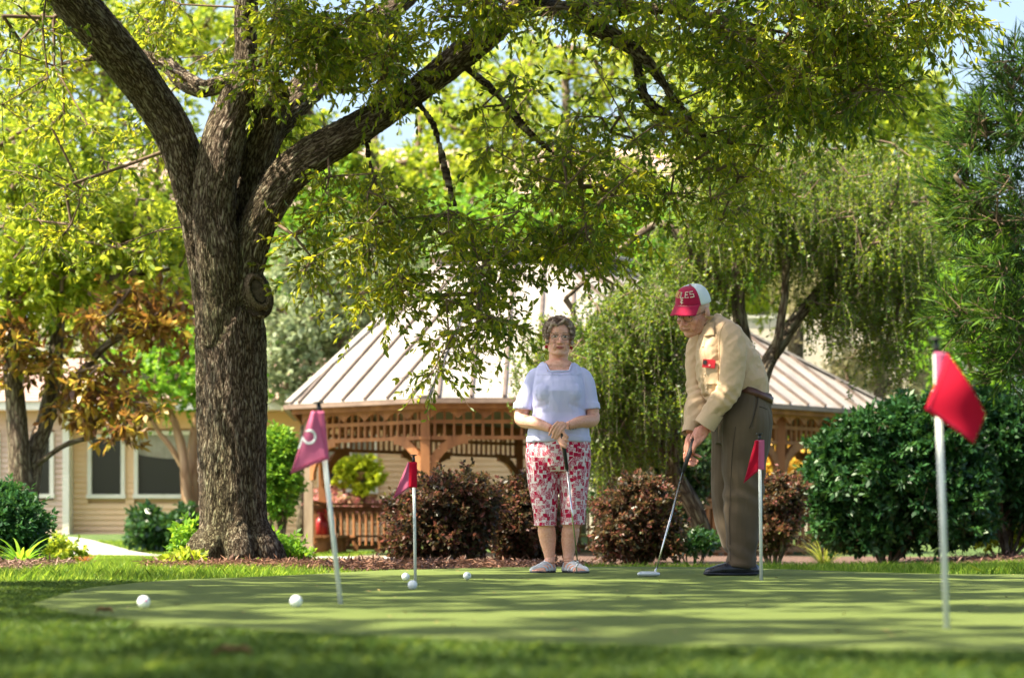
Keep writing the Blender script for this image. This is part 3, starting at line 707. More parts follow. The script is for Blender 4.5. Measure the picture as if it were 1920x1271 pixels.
def overhead(n, x0, x1, y0, y1, z0, z1, seed):
    r = np.random.default_rng(seed); P = np.stack([r.uniform(x0, x1, n), r.uniform(y0, y1, n), r.uniform(z0, z1, n)], 1)
    vis = P[:, 2] > .235*P[:, 1]+.75
    return P[vis]
over = np.vstack([overhead(380, -15, 8, 1.5, 19, 4.8, 8.5, 5), overhead(150, -9, 9, 12, 22, 5.6, 9, 6), overhead(500, -8.5, 4.2, .5, 19, 5.0, 8, 8), overhead(46, -4.2, -1.3, 12.2, 15.2, 5.6, 7.4, 12)])  # crown tips out of view; last batch added to shade the golfers
over = over[~((over[:, 0] < -4.0) & (over[:, 1] > 13))]
gap = vnoise(over*np.array([1, 1, .2]), .9, 4)
over = over[gap > -.42]
ot.grow(over, .8, .06)
ot.wood('branches', M_twig, oak, .0042, .075)
P = ot.P; tp = np.array(ot.tips)
allp = P[tp]; isn = allp[:, 2] < .235*allp[:, 1]+.6
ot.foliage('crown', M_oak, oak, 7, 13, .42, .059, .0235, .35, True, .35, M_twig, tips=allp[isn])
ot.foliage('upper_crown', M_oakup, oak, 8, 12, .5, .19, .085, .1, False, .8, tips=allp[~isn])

GREY = [(.10, .15, .07), (.22, .28, .15), (.40, .46, .30)]
YEL = [(.05, .11, .010), (.16, .25, .015), (.32, .40, .03), (.56, .56, .07)]
GRN = [(.05, .15, .012), (.12, .28, .02), (.26, .42, .03)]
DKG = [(.008, .035, .010), (.018, .065, .014), (.045, .11, .025)]
M_yel = leafmat('yellow green leaves', YEL, .5, (1.4, 1.3, .42))
M_grn = leafmat('fresh green leaves', GRN, .5, (1.3, 1.3, .4))
M_pale = leafmat('pale silvery leaves', GREY, .4, (1.2, 1.15, .75))
M_dk = leafmat('glossy dark leaves', DKG, .18, (1.2, 1.2, .4), .3, .6)
M_rust = leafmat('rusty magnolia leaves', [(.05, .028, .012), (.13, .055, .022), (.26, .14, .035), (.48, .38, .05), (.16, .22, .03)], .4, (1.4, 1.0, .4), .35, .5)
M_yaup = leafmat('yaupon leaves', [(.03, .08, .012), (.09, .17, .018), (.22, .30, .025)], .5, (1.6, 1.3, .35), .4, .4)
M_moss = leafmat('hazy dry twigs', [(.20, .17, .10), (.34, .30, .17), (.36, .42, .16)], .4, (1.1, 1.05, .7))
def bgtree(name, label, cat, base, limbs, blobs, m, bark=M_bark2, twigs=5, per=9, rc=.8, L=.2, W=.09, droop=.2, group=None, r0=.012, step=.8, extra=None, flat=.4):
    """limbs in photo rows: (px, py, Y, half width px)"""
    LL = [PL(q) for q in limbs]; b0 = LL[0][0][0]
    rt = root(name, (b0.x, b0.y, float(terr(b0.x, b0.y))), label, cat, group)
    limbs_mesh('trunk', LL, bark, rt, fuse_=False, amp=.01, freq=12)
    tr = Tree([q[0] for q in LL]); tr.grow(blobpts(blobs), step, .08)
    tr.wood('branches', M_twig, rt, r0, .1, 4)
    tr.foliage('crown', m, rt, twigs, per, rc, L, W, droop, False, flat)
    if extra:
        bl, m2, kw = extra; t2 = Tree([q[0] for q in LL]); t2.grow(blobpts(bl), step, .05); t2.wood('lower_branches', M_twig, rt, r0, .05, 4); t2.foliage('lower_leaves', m2, rt, **kw)
    return rt
# left magnolia with rusty lower leaves, two stems
bgtree('magnolia_tree', 'two stemmed magnolia at the far left with rusty brown lower leaves', 'tree', None,
       [[(45, 1010, 31, 24), (42, 930, 31, 23), (36, 850, 31, 19), (28, 740, 31, 16), (16, 620, 31, 13), (20, 450, 31, 10), (30, 250, 31, 7)],
        [(50, 960, 31, 20), (66, 850, 31.2, 16), (92, 760, 31.3, 14), (108, 620, 31.4, 11), (112, 420, 31.5, 9), (100, 200, 31.5, 6)],
        [(92, 790, 31.3, 8), (150, 700, 31.0, 7), (210, 640, 30.7, 6), (280, 600, 30.5, 4)],
        [(70, 870, 31.0, 4), (120, 835, 31.0, 3.5), (170, 820, 30.8, 3)]],
       [(60, 480, 31, 120, 120, 1.2, 60), (200, 460, 31, 130, 100, 1.2, 56), (90, 300, 31, 140, 120, 1.3, 56), (-30, 560, 31, 90, 150, 1, 30), (290, 430, 31, 70, 90, .8, 20)],
       M_yel, twigs=6, per=13, rc=.55, L=.125, W=.052, step=.5,
       extra=([(230, 590, 30.5, 120, 50, .8, 16), (90, 640, 31, 110, 60, .9, 11), (180, 690, 30.7, 90, 60, .7, 11), (235, 775, 30.4, 85, 45, .6, 13), (140, 750, 30.6, 70, 50, .5, 8), (310, 620, 30.5, 55, 45, .5, 11), (30, 700, 31, 70, 60, .6, 6)], M_rust,
              dict(twigs=6, per=9, rc=.42, L=.15, W=.06, droop=.2)))
bgtree('crape_myrtle', 'smooth tan multi stemmed crape myrtle in front of the cream house', 'tree', None,
       [[(352, 1000, 46, 11), (350, 930, 46, 10), (345, 860, 46, 8), (330, 800, 46, 6), (318, 770, 46, 5)],
        [(362, 1000, 46.2, 12), (360, 900, 46.3, 11), (363, 830, 46.3, 9), (372, 780, 46.3, 7)],
        [(378, 1000, 46.4, 9), (384, 900, 46.4, 8), (392, 830, 46.5, 6), (400, 770, 46.5, 5)],
        [(345, 880, 46, 5), (318, 835, 46, 4), (296, 808, 46, 3.5), (280, 780, 46, 3)]],
       [(330, 700, 46, 90, 60, 1.4, 60), (250, 720, 46, 60, 55, 1.2, 30), (420, 720, 46.3, 60, 60, 1, 24), (350, 640, 46.3, 90, 60, 1.4, 36)],
       M_grn, M_bark3, 5, 12, .6, .13, .065, .1)
BG = 'background trees behind the gazebo and the house'
for nm, lb, tr_, bl, m_, kw in (
    ('broadleaf_tree', 'tall yellow-green tree filling the upper left behind the magnolia', [[(180, 1005, 60, 20), (170, 700, 60, 16), (190, 400, 60, 12), (200, 100, 60, 8)]],
     [(150, 330, 60, 260, 240, 3, 192), (60, 100, 60, 200, 130, 3, 80), (360, 470, 60, 120, 150, 2.5, 73), (250, 620, 60, 240, 90, 2.5, 80)], M_yel, {}),
    ('pale_tree', 'pale silvery-leaved tree between the oak trunk and the gazebo roof', [[(565, 1005, 50.3, 9), (568, 850, 50.3, 7), (580, 700, 50.3, 6), (600, 560, 50.3, 4)]],
     [(590, 560, 50.4, 120, 110, 1.2, 62), (680, 590, 50.4, 90, 90, 1.2, 34), (545, 680, 50.3, 60, 70, .8, 30), (700, 470, 50.4, 110, 70, 1.4, 24)], M_pale, dict(L=.15, W=.08, rc=.7)),
    ('broadleaf_tree', 'bright green tree behind the left slope of the gazebo roof', [[(770, 1005, 68, 16), (775, 700, 68, 12), (790, 420, 68, 8)]],
     [(560, 420, 68, 130, 120, 2.4, 96), (760, 560, 68, 120, 80, 2.4, 48), (860, 440, 68, 120, 90, 2.5, 41), (540, 630, 68, 60, 120, 2.4, 38)], M_grn, {}),
    ('broadleaf_tree', 'bright yellow-green tree behind the middle of the gazebo roof', [[(1080, 1005, 72, 20), (1090, 700, 72, 16), (1070, 400, 72, 12), (1060, 150, 72, 7)]],
     [(1010, 170, 72, 150, 130, 3, 73), (1140, 350, 72, 190, 110, 3, 96), (1250, 480, 72, 170, 100, 3, 96), (1130, 520, 72, 130, 60, 3, 54), (1240, 150, 72, 160, 120, 3, 70)], M_yel, {}),
    ('broadleaf_tree', 'leafy green tree beyond the weeping tree under the top right of the sky', [[(1480, 1005, 66, 22), (1490, 700, 66, 16), (1500, 350, 66, 12), (1510, 100, 66, 8)]],
     [(1480, 200, 66, 220, 170, 3, 176), (1380, 400, 66, 160, 120, 3, 80), (1640, 180, 66, 140, 120, 2.6, 86), (1560, 380, 66, 150, 100, 2.6, 48)], M_yel, {}),
    ('broadleaf_tree', 'sunlit yellow-green tree rising highest between the forks of the oak', [[(700, 1005, 78, 20), (705, 600, 78, 15), (700, 250, 78, 9)]],
     [(640, 330, 78, 170, 70, 3, 90), (520, 240, 78, 120, 90, 3, 50), (860, 330, 78, 110, 70, 3, 60), (430, 60, 78, 120, 70, 3, 50), (260, 30, 78, 120, 60, 3, 40), (900, 180, 78, 120, 90, 3, 60)], M_yel, dict(L=.24, W=.11)),
    ('broadleaf_tree', 'green tree standing close behind the peak of the gazebo roof', [[(1180, 1005, 58, 16), (1185, 700, 58, 12), (1190, 480, 58, 8)]],
     [(1180, 440, 58, 150, 70, 2.4, 80), (1010, 420, 58, 110, 60, 2.4, 50), (1320, 480, 58, 130, 90, 2.4, 70), (860, 470, 58, 80, 50, 2, 26)], M_grn, dict(L=.19, W=.09, rc=.8)),
    ('broadleaf_tree', 'sunlit tree at the upper right beside the patch of blue sky', [[(1720, 1005, 74, 18), (1722, 600, 74, 13), (1725, 250, 74, 8)]],
     [(1700, 300, 74, 110, 130, 2.6, 70), (1760, 430, 74, 90, 90, 2.4, 44), (1620, 420, 74, 130, 80, 2.6, 50), (1500, 520, 74, 160, 80, 2.6, 60)], M_yel, dict(L=.22, W=.10)),
    ('dry_tree', 'hazy tan tree with dry twigs behind the weeping tree on the right', [[(1640, 1005, 62, 16), (1650, 800, 62, 12), (1640, 600, 62, 9), (1600, 430, 62, 6)]],
     [(1580, 470, 62, 150, 110, 2.2, 130), (1680, 610, 62, 120, 120, 2, 60), (1620, 700, 62, 120, 60, 1.8, 34)], M_moss, dict(L=.20, W=.03, droop=.5)),
    ('broadleaf_tree', 'bright leafy tree above the hedge at the far right', [[(1860, 1005, 50, 14), (1855, 800, 50, 11), (1850, 600, 50, 8)]],
     [(1840, 640, 50, 110, 110, 1.8, 70), (1790, 560, 50, 60, 90, 1.5, 26), (1900, 480, 50, 90, 80, 1.5, 26)], M_grn, dict(L=.16, W=.08)),
    ('broadleaf_tree', 'tree glimpsed through the posts under the gazebo roof', [[(940, 1005, 60, 9), (935, 900, 60, 7), (940, 820, 60, 5)]],
     [(880, 850, 60, 110, 60, 1.6, 70), (1010, 850, 60, 100, 90, 1.6, 70), (900, 790, 60, 90, 40, 1.4, 32)], M_grn, dict(L=.15, W=.08, rc=.6)),
    ('broadleaf_tree', 'tree seen between the gazebo posts to the right of the golfer in trousers', [[(1480, 1005, 60, 9), (1478, 900, 60, 7), (1480, 830, 60, 5)]],
     [(1440, 850, 60, 90, 60, 1.6, 54), (1560, 850, 60, 90, 80, 1.6, 54), (1300, 850, 60, 120, 80, 1.6, 64)], M_yel, dict(L=.15, W=.08, rc=.6))):
    k = dict(rc=1.0, L=.18, W=.085, twigs=6, per=14, r0=.016, step=1.2); k.update(kw)
    bgtree(nm, lb, 'tree', None, tr_, bl, m_, group=BG, **k)

# weeping yaupon behind the golfers
def weeping():
    limbs = [[(1322, 1018, 27, 17), (1305, 960, 27, 16), (1275, 905, 27.1, 14), (1248, 850, 27.2, 12), (1225, 790, 27.3, 10), (1210, 700, 27.4, 8), (1200, 600, 27.5, 6)],
             [(1262, 900, 27.1, 10), (1262, 820, 27, 9), (1245, 740, 27, 8), (1235, 650, 26.8, 6)],
             [(1400, 820, 26.6, 15), (1432, 700, 26.6, 13), (1465, 640, 26.7, 12), (1500, 590, 26.8, 10), (1580, 500, 27, 9), (1640, 420, 27.2, 7), (1740, 370, 27.3, 5)],
             [(1395, 1010, 26.6, 17), (1390, 930, 26.6, 16), (1400, 820, 26.6, 15), (1405, 700, 26.7, 13), (1385, 580, 26.8, 12), (1382, 450, 26.8, 11), (1360, 330, 26.8, 8), (1300, 250, 26.8, 5)],
             [(1382, 560, 26.8, 9), (1340, 520, 26.6, 7), (1300, 480, 26.5, 6), (1240, 420, 26.5, 5), (1150, 480, 26.6, 3.5), (1060, 560, 26.7, 2.5)],
             [(1452, 670, 26.6, 7), (1470, 560, 26.5, 6), (1480, 420, 26.5, 5), (1500, 330, 26.6, 4)],
             [(1752, 420, 26.4, 6), (1755, 330, 26.4, 5), (1745, 270, 26.4, 5), (1750, 170, 26.5, 3.5)]]
    LL = [PL(q) for q in limbs[:6]]
    rt = root('weeping_yaupon', (LL[0][0][0].x, 27, float(terr(2, 27))-.02), 'weeping yaupon with grey leaning stems and curtains of drooping twigs behind the golfers', 'tree')
    limbs_mesh('trunk', LL, M_bark2, rt, fuse_=False, amp=.008, freq=18)
    tr = Tree([q[0] for q in LL])
    B = blobpts([(1170, 600, 26.8, 120, 55, 1.1, 60), (1110, 680, 26.6, 100, 70, 1.0, 52), (1220, 720, 26.8, 90, 110, .9, 60), (1160, 800, 26.8, 70, 80, .8, 38), (1250, 560, 27, 120, 80, 1, 46),
                 (1380, 400, 26.8, 150, 80, 1.2, 58), (1500, 400, 26.8, 150, 90, 1.2, 62), (1610, 470, 26.9, 120, 90, 1.1, 46), (1680, 440, 27, 100, 90, 1.0, 40),
                 (1560, 560, 26.8, 80, 40, .8, 16), (1680, 600, 27, 60, 70, .9, 16), (1440, 300, 26.8, 140, 60, 1.1, 40), (1640, 310, 27, 110, 60, 1, 22), (1720, 560, 27.2, 50, 90, .7, 14), (1020, 640, 26.8, 50, 60, .6, 14), (1330, 490, 26.9, 70, 50, .8, 14)])
    tr.grow(B, .4, .12); tr.wood('branches', M_twig, rt, .005, .05, 4)
    tp = tr.P[np.array(tr.tips)]; S = 10; n = len(tp)*S
    A = np.repeat(tp, S, 0)+RNG.normal(size=(n, 3))*np.array([.14, .14, .06]); ln = RNG.uniform(.14, .62, n)
    seg = 5; hx = RNG.normal(size=(n, 2))*.34; pts = []
    for i in range(seg+1):
        u = i/seg; pts.append(A+np.stack([hx[:, 0]*ln*math.sin(u*1.6), hx[:, 1]*ln*math.sin(u*1.6), -ln*(u**1.35)], 1))
    VV = []; QQ = []; o = 0
    for i in range(seg):
        V, Q = edgetubes(pts[i], pts[i+1], np.full(n, .0026), np.full(n, .0018), 3); VV.append(V); QQ.append(Q+o); o += len(V)
    link('drooping_twigs', npmesh('drooping_twigs', np.vstack(VV), np.vstack(QQ)), mat('grey twigs', (.12, .09, .06), .9, (.26, .22, .16), 6), rt)
    per = 26; k = n*per; i = np.repeat(np.arange(n), per); u = RNG.uniform(0, 1, k)*seg; j = np.minimum(u.astype(int), seg-1); fr = (u-j)[:, None]
    PT = np.stack(pts, 0); Bp = PT[j, i]*(1-fr)+PT[j+1, i]*fr
    D = rdir(k); D[:, 2] = D[:, 2]*.6-.35
    link('crown', leafmesh('crown', Bp, D, unit(rdir(k)*.7+np.array([0, 0, .6])), .044*RNG.uniform(.6, 1.3, k), .024, np.clip(RNG.normal(.45, .22, k)+np.repeat(RNG.uniform(-.2, .2, len(tp)), S*per), 0, 1)), M_yaup, rt)
weeping()
# needle-leaved tree at the right edge
def podo():
    limbs = [[(2010, 1040, 22, 22), (2000, 800, 22, 18), (1990, 500, 22, 14), (1975, 200, 22, 9), (1960, 60, 22, 5)],
             [(1995, 640, 22, 7), (1930, 600, 21.7, 5), (1860, 600, 21.5, 3.5), (1810, 590, 21.4, 2.5)], [(1988, 480, 22, 7), (1920, 420, 21.6, 5), (1850, 400, 21.4, 3), (1790, 330, 21.3, 2)],
             [(1980, 300, 22, 6), (1920, 260, 21.8, 4), (1850, 250, 21.6, 3)], [(1975, 220, 22, 5), (1920, 160, 21.8, 4), (1880, 120, 21.7, 3)]]
    LL = [PL(q) for q in limbs]
    rt = root('conifer', (LL[0][0][0].x, 22, -.02), 'conifer with long flat dark green needles at the right edge of the frame', 'tree')
    limbs_mesh('trunk', LL, M_bark2, rt, fuse_=False, amp=.008, freq=18)
    tr = Tree([q[0] for q in LL])
    B = blobpts([(1880, 250, 21.7, 80, 60, .7, 26), (1900, 150, 21.8, 50, 60, .5, 14), (1860, 400, 21.6, 95, 70, .8, 34), (1890, 520, 21.6, 80, 70, .8, 26), (1880, 620, 21.5, 70, 60, .7, 22), (1830, 590, 21.4, 45, 25, .4, 8), (1930, 330, 21.9, 60, 200, .8, 20), (1910, 690, 21.8, 40, 30, .5, 8), (1810, 300, 21.4, 25, 40, .3, 5)])
    tr.grow(B, .35, .03); tr.wood('branches', M_twig, rt, .005, .05, 4)
    tp = tr.P[np.array(tr.tips)]; n = len(tp); S = 3
    ax = unit(np.stack([-np.abs(RNG.normal(size=n*S))*1.1+.15, RNG.normal(size=n*S)*.7-.25, RNG.normal(size=n*S)*.55+.25], 1)); A = np.repeat(tp, S, 0); ln = RNG.uniform(.22, .42, n*S)
    V, Q = edgetubes(A, A+ax*ln[:, None], np.full(n*S, .006), np.full(n*S, .003), 4); link('shoots', npmesh('shoots', V, Q), M_twig, rt)
    per = 22; k = n*S*per; i = np.repeat(np.arange(n*S), per); u = RNG.uniform(.05, 1, k); Bp = A[i]+ax[i]*(ln[i]*u)[:, None]
    sd = unit(np.cross(ax[i], rdir(k))); D = unit(ax[i]*(.75+.9*u[:, None])+sd*.9); D[:, 2] += .05
    link('crown', leafmesh('crown', Bp, D, sd, .17*RNG.uniform(.7, 1.2, k), .015, np.clip(RNG.normal(.4, .22, k)+.25*u-.1, 0, 1), curl=-.08),
         leafmat('needle leaves', [(.010, .032, .006), (.028, .075, .010), (.12, .24, .018)], .35, (1.5, 1.3, .4), .6, .2), rt)
podo()
# ------------------------------------------------------------------ shrubs
def shrub(name, label, cat, base, blobs, m, twigs=6, per=10, rc=.14, L=.06, W=.028, droop=0, stems=7, sr=.008, group=None, spread=.25, flat=.4, step=.15):
    px, py, Y = base; b0 = at(px, py, Y); z = float(terr(b0.x, b0.y))-.03; b0.z = z
    rt = root(name, tuple(b0), label, cat, group); LL = []
    T = blobpts(blobs); c = T.mean(0)
    for i in range(stems):
        a = 2*PI*i/stems; q = T[RNG.integers(len(T))]; q = c+(q-c)*.6
        LL.append(([b0+Vector((math.cos(a)*sr*3, math.sin(a)*sr*3, 0)), b0.lerp(Vector(q), .5)+Vector((math.cos(a), math.sin(a), 0))*spread*.3, Vector(q)], [sr*1.3, sr, sr*.6]))
    limbs_mesh('stems', LL, M_bark2, rt, fuse_=False, amp=.001, freq=30)
    tr = Tree([q[0] for q in LL]); T[:, 2] = np.maximum(T[:, 2], z+.05); tr.grow(T, step, .03, .03); tr.wood('branches', M_twig, rt, sr*.25, sr, 3)
    tr.foliage('foliage', m, rt, twigs, per, rc, L, W, droop, False, flat); return rt
M_lor = leafmat('dark plum leaves', [(.016, .018, .008), (.036, .024, .014), (.06, .060, .020), (.20, .065, .060), (.09, .12, .026)], .35, (1.4, .9, .6), .4, .4)
M_hed = leafmat('holly leaves', [(.008, .038, .012), (.018, .072, .018), (.045, .12, .026)], .15, (1.2, 1.3, .4), .42, .35)
M_pink = leafmat('pink blossoms', [(.20, .26, .06), (.66, .26, .26), (.78, .44, .40)], .35, (1.05, .95, .9))
M_lime = leafmat('lime leaves', [(.25, .36, .02), (.46, .55, .03), (.62, .66, .06)], .5, (1.2, 1.1, .3))
LG = 'plum leaved shrubs along the gazebo'
for lb, b_, bl in (
    ('broad plum leaved shrub behind the flag and golf balls in the middle', (835, 1060, 19.8), [(835, 975, 19.8, 92, 80, .36, 330), (790, 1010, 19.6, 55, 45, .25, 70), (760, 960, 19.9, 30, 40, .2, 26), (890, 930, 19.8, 45, 40, .25, 60)]),
    ('plum leaved shrub directly behind the woman in red print trousers', (985, 1060, 20.6), [(985, 980, 20.6, 62, 75, .32, 220), (950, 950, 20.6, 30, 40, .2, 50), (1030, 990, 20.8, 40, 60, .2, 50)]),
    ('rounded plum leaved shrub behind the silver putter shaft', (1195, 1048, 22.2), [(1195, 970, 22.2, 72, 75, .36, 270), (1150, 1010, 22.0, 40, 35, .2, 50), (1240, 1010, 22.1, 35, 35, .2, 40)]),
    ('plum leaved shrub right of the man in brown trousers', (1450, 1020, 24.0), [(1452, 960, 24, 42, 70, .3, 130), (1425, 1000, 24, 25, 30, .2, 30), (1475, 930, 24, 25, 40, .2, 30)])):
    shrub('plum_shrub', lb, 'shrub', b_, bl, M_lor, 7, 13, .15, .045, .024, 0, 7, .008, LG)
for lb, b_, bl in (
    ('big clipped dark green holly hedge beside the gazebo', (1660, 1040, 25.8), [(1690, 890, 25.8, 165, 140, .75, 560), (1600, 900, 25.6, 85, 105, .5, 140), (1740, 802, 25.8, 95, 55, .6, 130), (1565, 845, 25.7, 50, 45, .3, 34), (1790, 950, 25.6, 80, 80, .5, 130), (1610, 990, 25.6, 90, 40, .4, 80), (1545, 930, 25.6, 30, 50, .3, 20)]),
    ('dark holly bush cut off by the right edge behind the tall flag', (1890, 1040, 26.8), [(1880, 840, 26.8, 120, 100, .7, 400), (1970, 890, 26.8, 90, 140, .7, 180), (1800, 850, 26.6, 60, 100, .5, 130), (1830, 775, 26.8, 80, 40, .5, 80), (1900, 930, 26.8, 60, 30, .5, 30)])):
    shrub('holly_hedge', lb, 'hedge', b_, bl, M_hed, 6, 13, .16, .085, .036, 0, 9, .014, None, .5)
shrub('round_shrub', 'upright rounded green shrub just right of the oak trunk', 'shrub', (523, 1040, 30), [(523, 890, 30, 32, 85, .35, 200), (520, 850, 30, 25, 45, .3, 60)], leafmat('juniper green', GRN, .3), 6, 10, .16, .07, .03)
shrub('bushy_shrub', 'dense dark leafy shrub at the far left edge', 'shrub', (15, 1080, 19.5), [(10, 985, 19.5, 70, 65, .5, 260), (-50, 980, 19.5, 60, 80, .5, 90)], leafmat('nandina green', [(.008, .04, .014), (.02, .09, .02), (.05, .15, .04)], .25), 6, 12, .15, .06, .024)
shrub('low_shrub', 'low dark shrub against the cream house left of the crape myrtle', 'shrub', (290, 1020, 43), [(275, 990, 43, 30, 28, .5, 50), (320, 1000, 43, 34, 22, .5, 50), (345, 985, 43, 16, 26, .3, 18)], M_dk, 6, 10, .25, .14, .07)
shrub('azalea', 'pink flowering azalea behind the left gazebo railing', 'shrub', (645, 1010, 50.3), [(640, 945, 50.3, 48, 16, .6, 60), (600, 965, 50.3, 18, 45, .5, 40), (690, 958, 50.3, 28, 16, .5, 20)], M_pink, 6, 12, .25, .10, .07)
shrub('flower_bush', 'orange flowering bush seen past the right gazebo post', 'shrub', (1465, 1010, 54), [(1465, 865, 54, 40, 18, .7, 40), (1455, 900, 54, 40, 20, .7, 20)], leafmat('orange flowers', [(.55, .30, .04), (.75, .45, .08), (.30, .35, .05)], .3), 5, 8, .3, .15, .1, stems=5)
for lb, b_, bl, m_ in (
    ('leafy yellow-green weeds at the left foot of the oak', (345, 1075, 17.6), [(345, 1058, 17.6, 36, 13, .25, 40)], M_yel),
    ('tall leafy weed left of the oak trunk', (352, 1060, 19), [(350, 1015, 19, 18, 34, .2, 30)], M_grn),
    ('fresh green seedlings right of the oak trunk', (525, 1060, 20), [(520, 1030, 20, 26, 24, .3, 44), (555, 1040, 20, 16, 16, .2, 14)], M_grn),
    ('low green plants under the leaning stems behind the putter', (1300, 1040, 23), [(1300, 1015, 23, 55, 18, .4, 60)], M_dk),
    ('bright leafy plants below the gap in the holly at the right', (1870, 1030, 27.5), [(1850, 985, 27.5, 50, 40, .5, 70), (1900, 1000, 27.5, 30, 30, .4, 24)], M_lime),
    ('small bright shrub in the sunlit bed beside the mulch at the left', (130, 1050, 25), [(110, 1028, 25, 50, 14, .4, 50)], M_yel)):
    shrub('leafy_plant', lb, 'plant', b_, bl, m_, 5, 8, .10, .06, .03, .0, 5, .004)
shrub('evergreen_shrub', 'tall dark evergreen shrub under the weeping twigs between the two golfers', 'shrub', (1210, 1040, 30.5), [(1190, 830, 30.5, 95, 95, .6, 150), (1290, 850, 30.5, 70, 80, .6, 90), (1150, 930, 30.5, 60, 60, .5, 60), (1250, 940, 30.5, 80, 50, .5, 70)], leafmat('evergreen', [(.008, .03, .010), (.02, .06, .016), (.06, .12, .025)], .25), 6, 10, .2, .08, .034, 0, 9, .022, None, .4)
# ferny / strappy plants
def strappy(name, label, px, py, Y, n, L, W, m, up=.9, droop=.35):
    b0 = at(px, py, Y); b0.z = float(terr(b0.x, b0.y))-.02; rt = root(name, tuple(b0), label, 'plant'); VV = []; QQ = []; o = 0; seg = 6
    D = rdir(n); D[:, 2] = np.abs(D[:, 2])*.6+up; D = unit(D); ln = L*RNG.uniform(.6, 1.1, n); S = unit(np.cross(D, np.array([0, 0, 1.0])))
    hz_ = unit(D*np.array([1, 1, 0])); pr = []
    for i in range(seg+1):
        u = i/seg; P = np.array(b0)+D*(ln*u)[:, None]+hz_*(ln*u*u*.35)[:, None]; P[:, 2] -= ln*u**2.4*droop; pr.append((P, W*(1-u**1.6)*.5+.001))
    for i in range(seg):
        (a, wa), (b_, wb) = pr[i], pr[i+1]; VV.append(np.stack([a-S*wa, a+S*wa, b_+S*wb, b_-S*wb], 1).reshape(-1, 3)); QQ.append(np.arange(4*n).reshape(n, 4)+o); o += 4*n
    link('leaves', npmesh('leaves', np.vstack(VV), np.vstack(QQ), {'rnd': np.tile(RNG.uniform(0, 1, n), seg)}), m, rt)
M_strap = leafmat('strappy leaves', [(.10, .16, .03), (.24, .30, .06), (.46, .46, .16)], .4)
strappy('grass_clump', 'pale strappy clump between the oak and the gazebo post', 562, 1058, 20, 34, .34, .012, M_strap)
strappy('grass_clump', 'tall thin grasses in front of the holly beside the gazebo corner', 1545, 1040, 26.5, 90, .80, .012, M_strap)
strappy('fern', 'dark fern growing in the mulch under the shrub at the far left', 40, 1075, 17.8, 46, .42, .035, M_grn, .6)
strappy('fern', 'small fern at the right foot of the oak trunk', 475, 1062, 17.9, 16, .18, .03, M_grn, .5)
strappy('palmetto', 'spiky palmetto behind the shrub at the far left', 60, 1015, 36, 70, 1.0, .035, leafmat('dark palmetto', [(.03, .07, .02), (.08, .14, .03), (.20, .26, .06)], .3), .5, .25)
strappy('palmetto', 'spiky palmetto fan seen through the gazebo', 850, 1000, 54, 90, 2.1, .05, leafmat('palmetto', [(.05, .10, .03), (.12, .20, .05), (.25, .30, .08)], .3), .5, .2)
strappy('iris', 'spiky iris leaves in the sunlit lawn at the left', 172, 1052, 30, 14, .32, .02, M_grn, 1.1, .15)
strappy('bromeliad', 'red leaved plant in the sunlit lawn at the left', 155, 1052, 29.5, 30, .28, .045, leafmat('red leaves', [(.25, .05, .03), (.40, .12, .05), (.35, .30, .05)], .4), .6, .3)
# hanging basket
hb_ = root('hanging_basket', P3(672, 880, 50.2), 'lime green hanging basket plant inside the gazebo', 'plant')
c = P3(676, 890, 50.2)
MB().lathe(c, [(.05, -.12), (.14, -.09), (.19, 0), (.20, .06), (.17, .05)], 18).build('pot', mat('coir', (.22, .12, .05), .9, (.34, .2, .1), 30), hb_, True)
MB().tube([c+Vector((-.18, 0, .05)), c+Vector((0, 0, .62)), c+Vector((.18, 0, .05))], .006, 5).tube([c+Vector((0, -.15, .05)), c+Vector((0, 0, .62)), c+Vector((0, 0, 1.22))], .006, 5).build('hanger', M_gut, hb_)
th = Tree([[c, c+Vector((0, 0, .1))]]); th.grow(blobpts([(670, 872, 50.2, 46, 24, .38, 70), (645, 890, 50.1, 18, 26, .25, 22), (705, 888, 50.1, 14, 20, .25, 16), (680, 912, 50.1, 20, 14, .2, 12)]), .12, .02, .02)
th.wood('stems', M_twig, hb_, .002, .01, 3); th.foliage('foliage', M_lime, hb_, 6, 9, .11, .085, .055, .4)
# ================================================================== PEOPLE
def skinmat(name, base, blotch):
    m, t, b = nodes(name); a = t.nodes.new('ShaderNodeAttribute'); a.attribute_name = 'Col'
    n = noise(t, coords(t), 90, 3); r = ramp(t, [(.35, blotch), (.6, (1, 1, 1))]); t.links.new(n.outputs[0], r.inputs[0])
    mx = t.nodes.new('ShaderNodeMix'); mx.data_type = 'RGBA'; mx.blend_type = 'MULTIPLY'; mx.inputs[0].default_value = 1
    t.links.new(a.outputs['Color'], mx.inputs[6]); t.links.new(r.outputs[0], mx.inputs[7]); t.links.new(mx.outputs[2], b.inputs['Base Color'])
    b.inputs['Roughness'].default_value = .5; b.inputs['Subsurface Weight'].default_value = .12; b.inputs['Subsurface Radius'].default_value = (.01, .004, .002); b.inputs['Subsurface Scale'].default_value = .4
    n2 = noise(t, coords(t), 260, 3); bump(t, b, n2.outputs[0], .001, .6); return m
M_skin = skinmat('skin', (1, 1, 1), (.90, .80, .76))
def cloth(name, c, c2, thread=900, ns=8, rough=.85):
    m, t, b = nodes(name); v = coords(t); n = noise(t, v, ns, 3); r = ramp(t, [(.35, c), (.68, c2)]); t.links.new(n.outputs[0], r.inputs[0]); t.links.new(r.outputs[0], b.inputs['Base Color'])
    b.inputs['Roughness'].default_value = rough; b.inputs['Specular IOR Level'].default_value = .2; b.inputs['Sheen Weight'].default_value = .15
    n2 = noise(t, v, 120, 4); bump(t, b, n2.outputs[0], .002, .5); return m
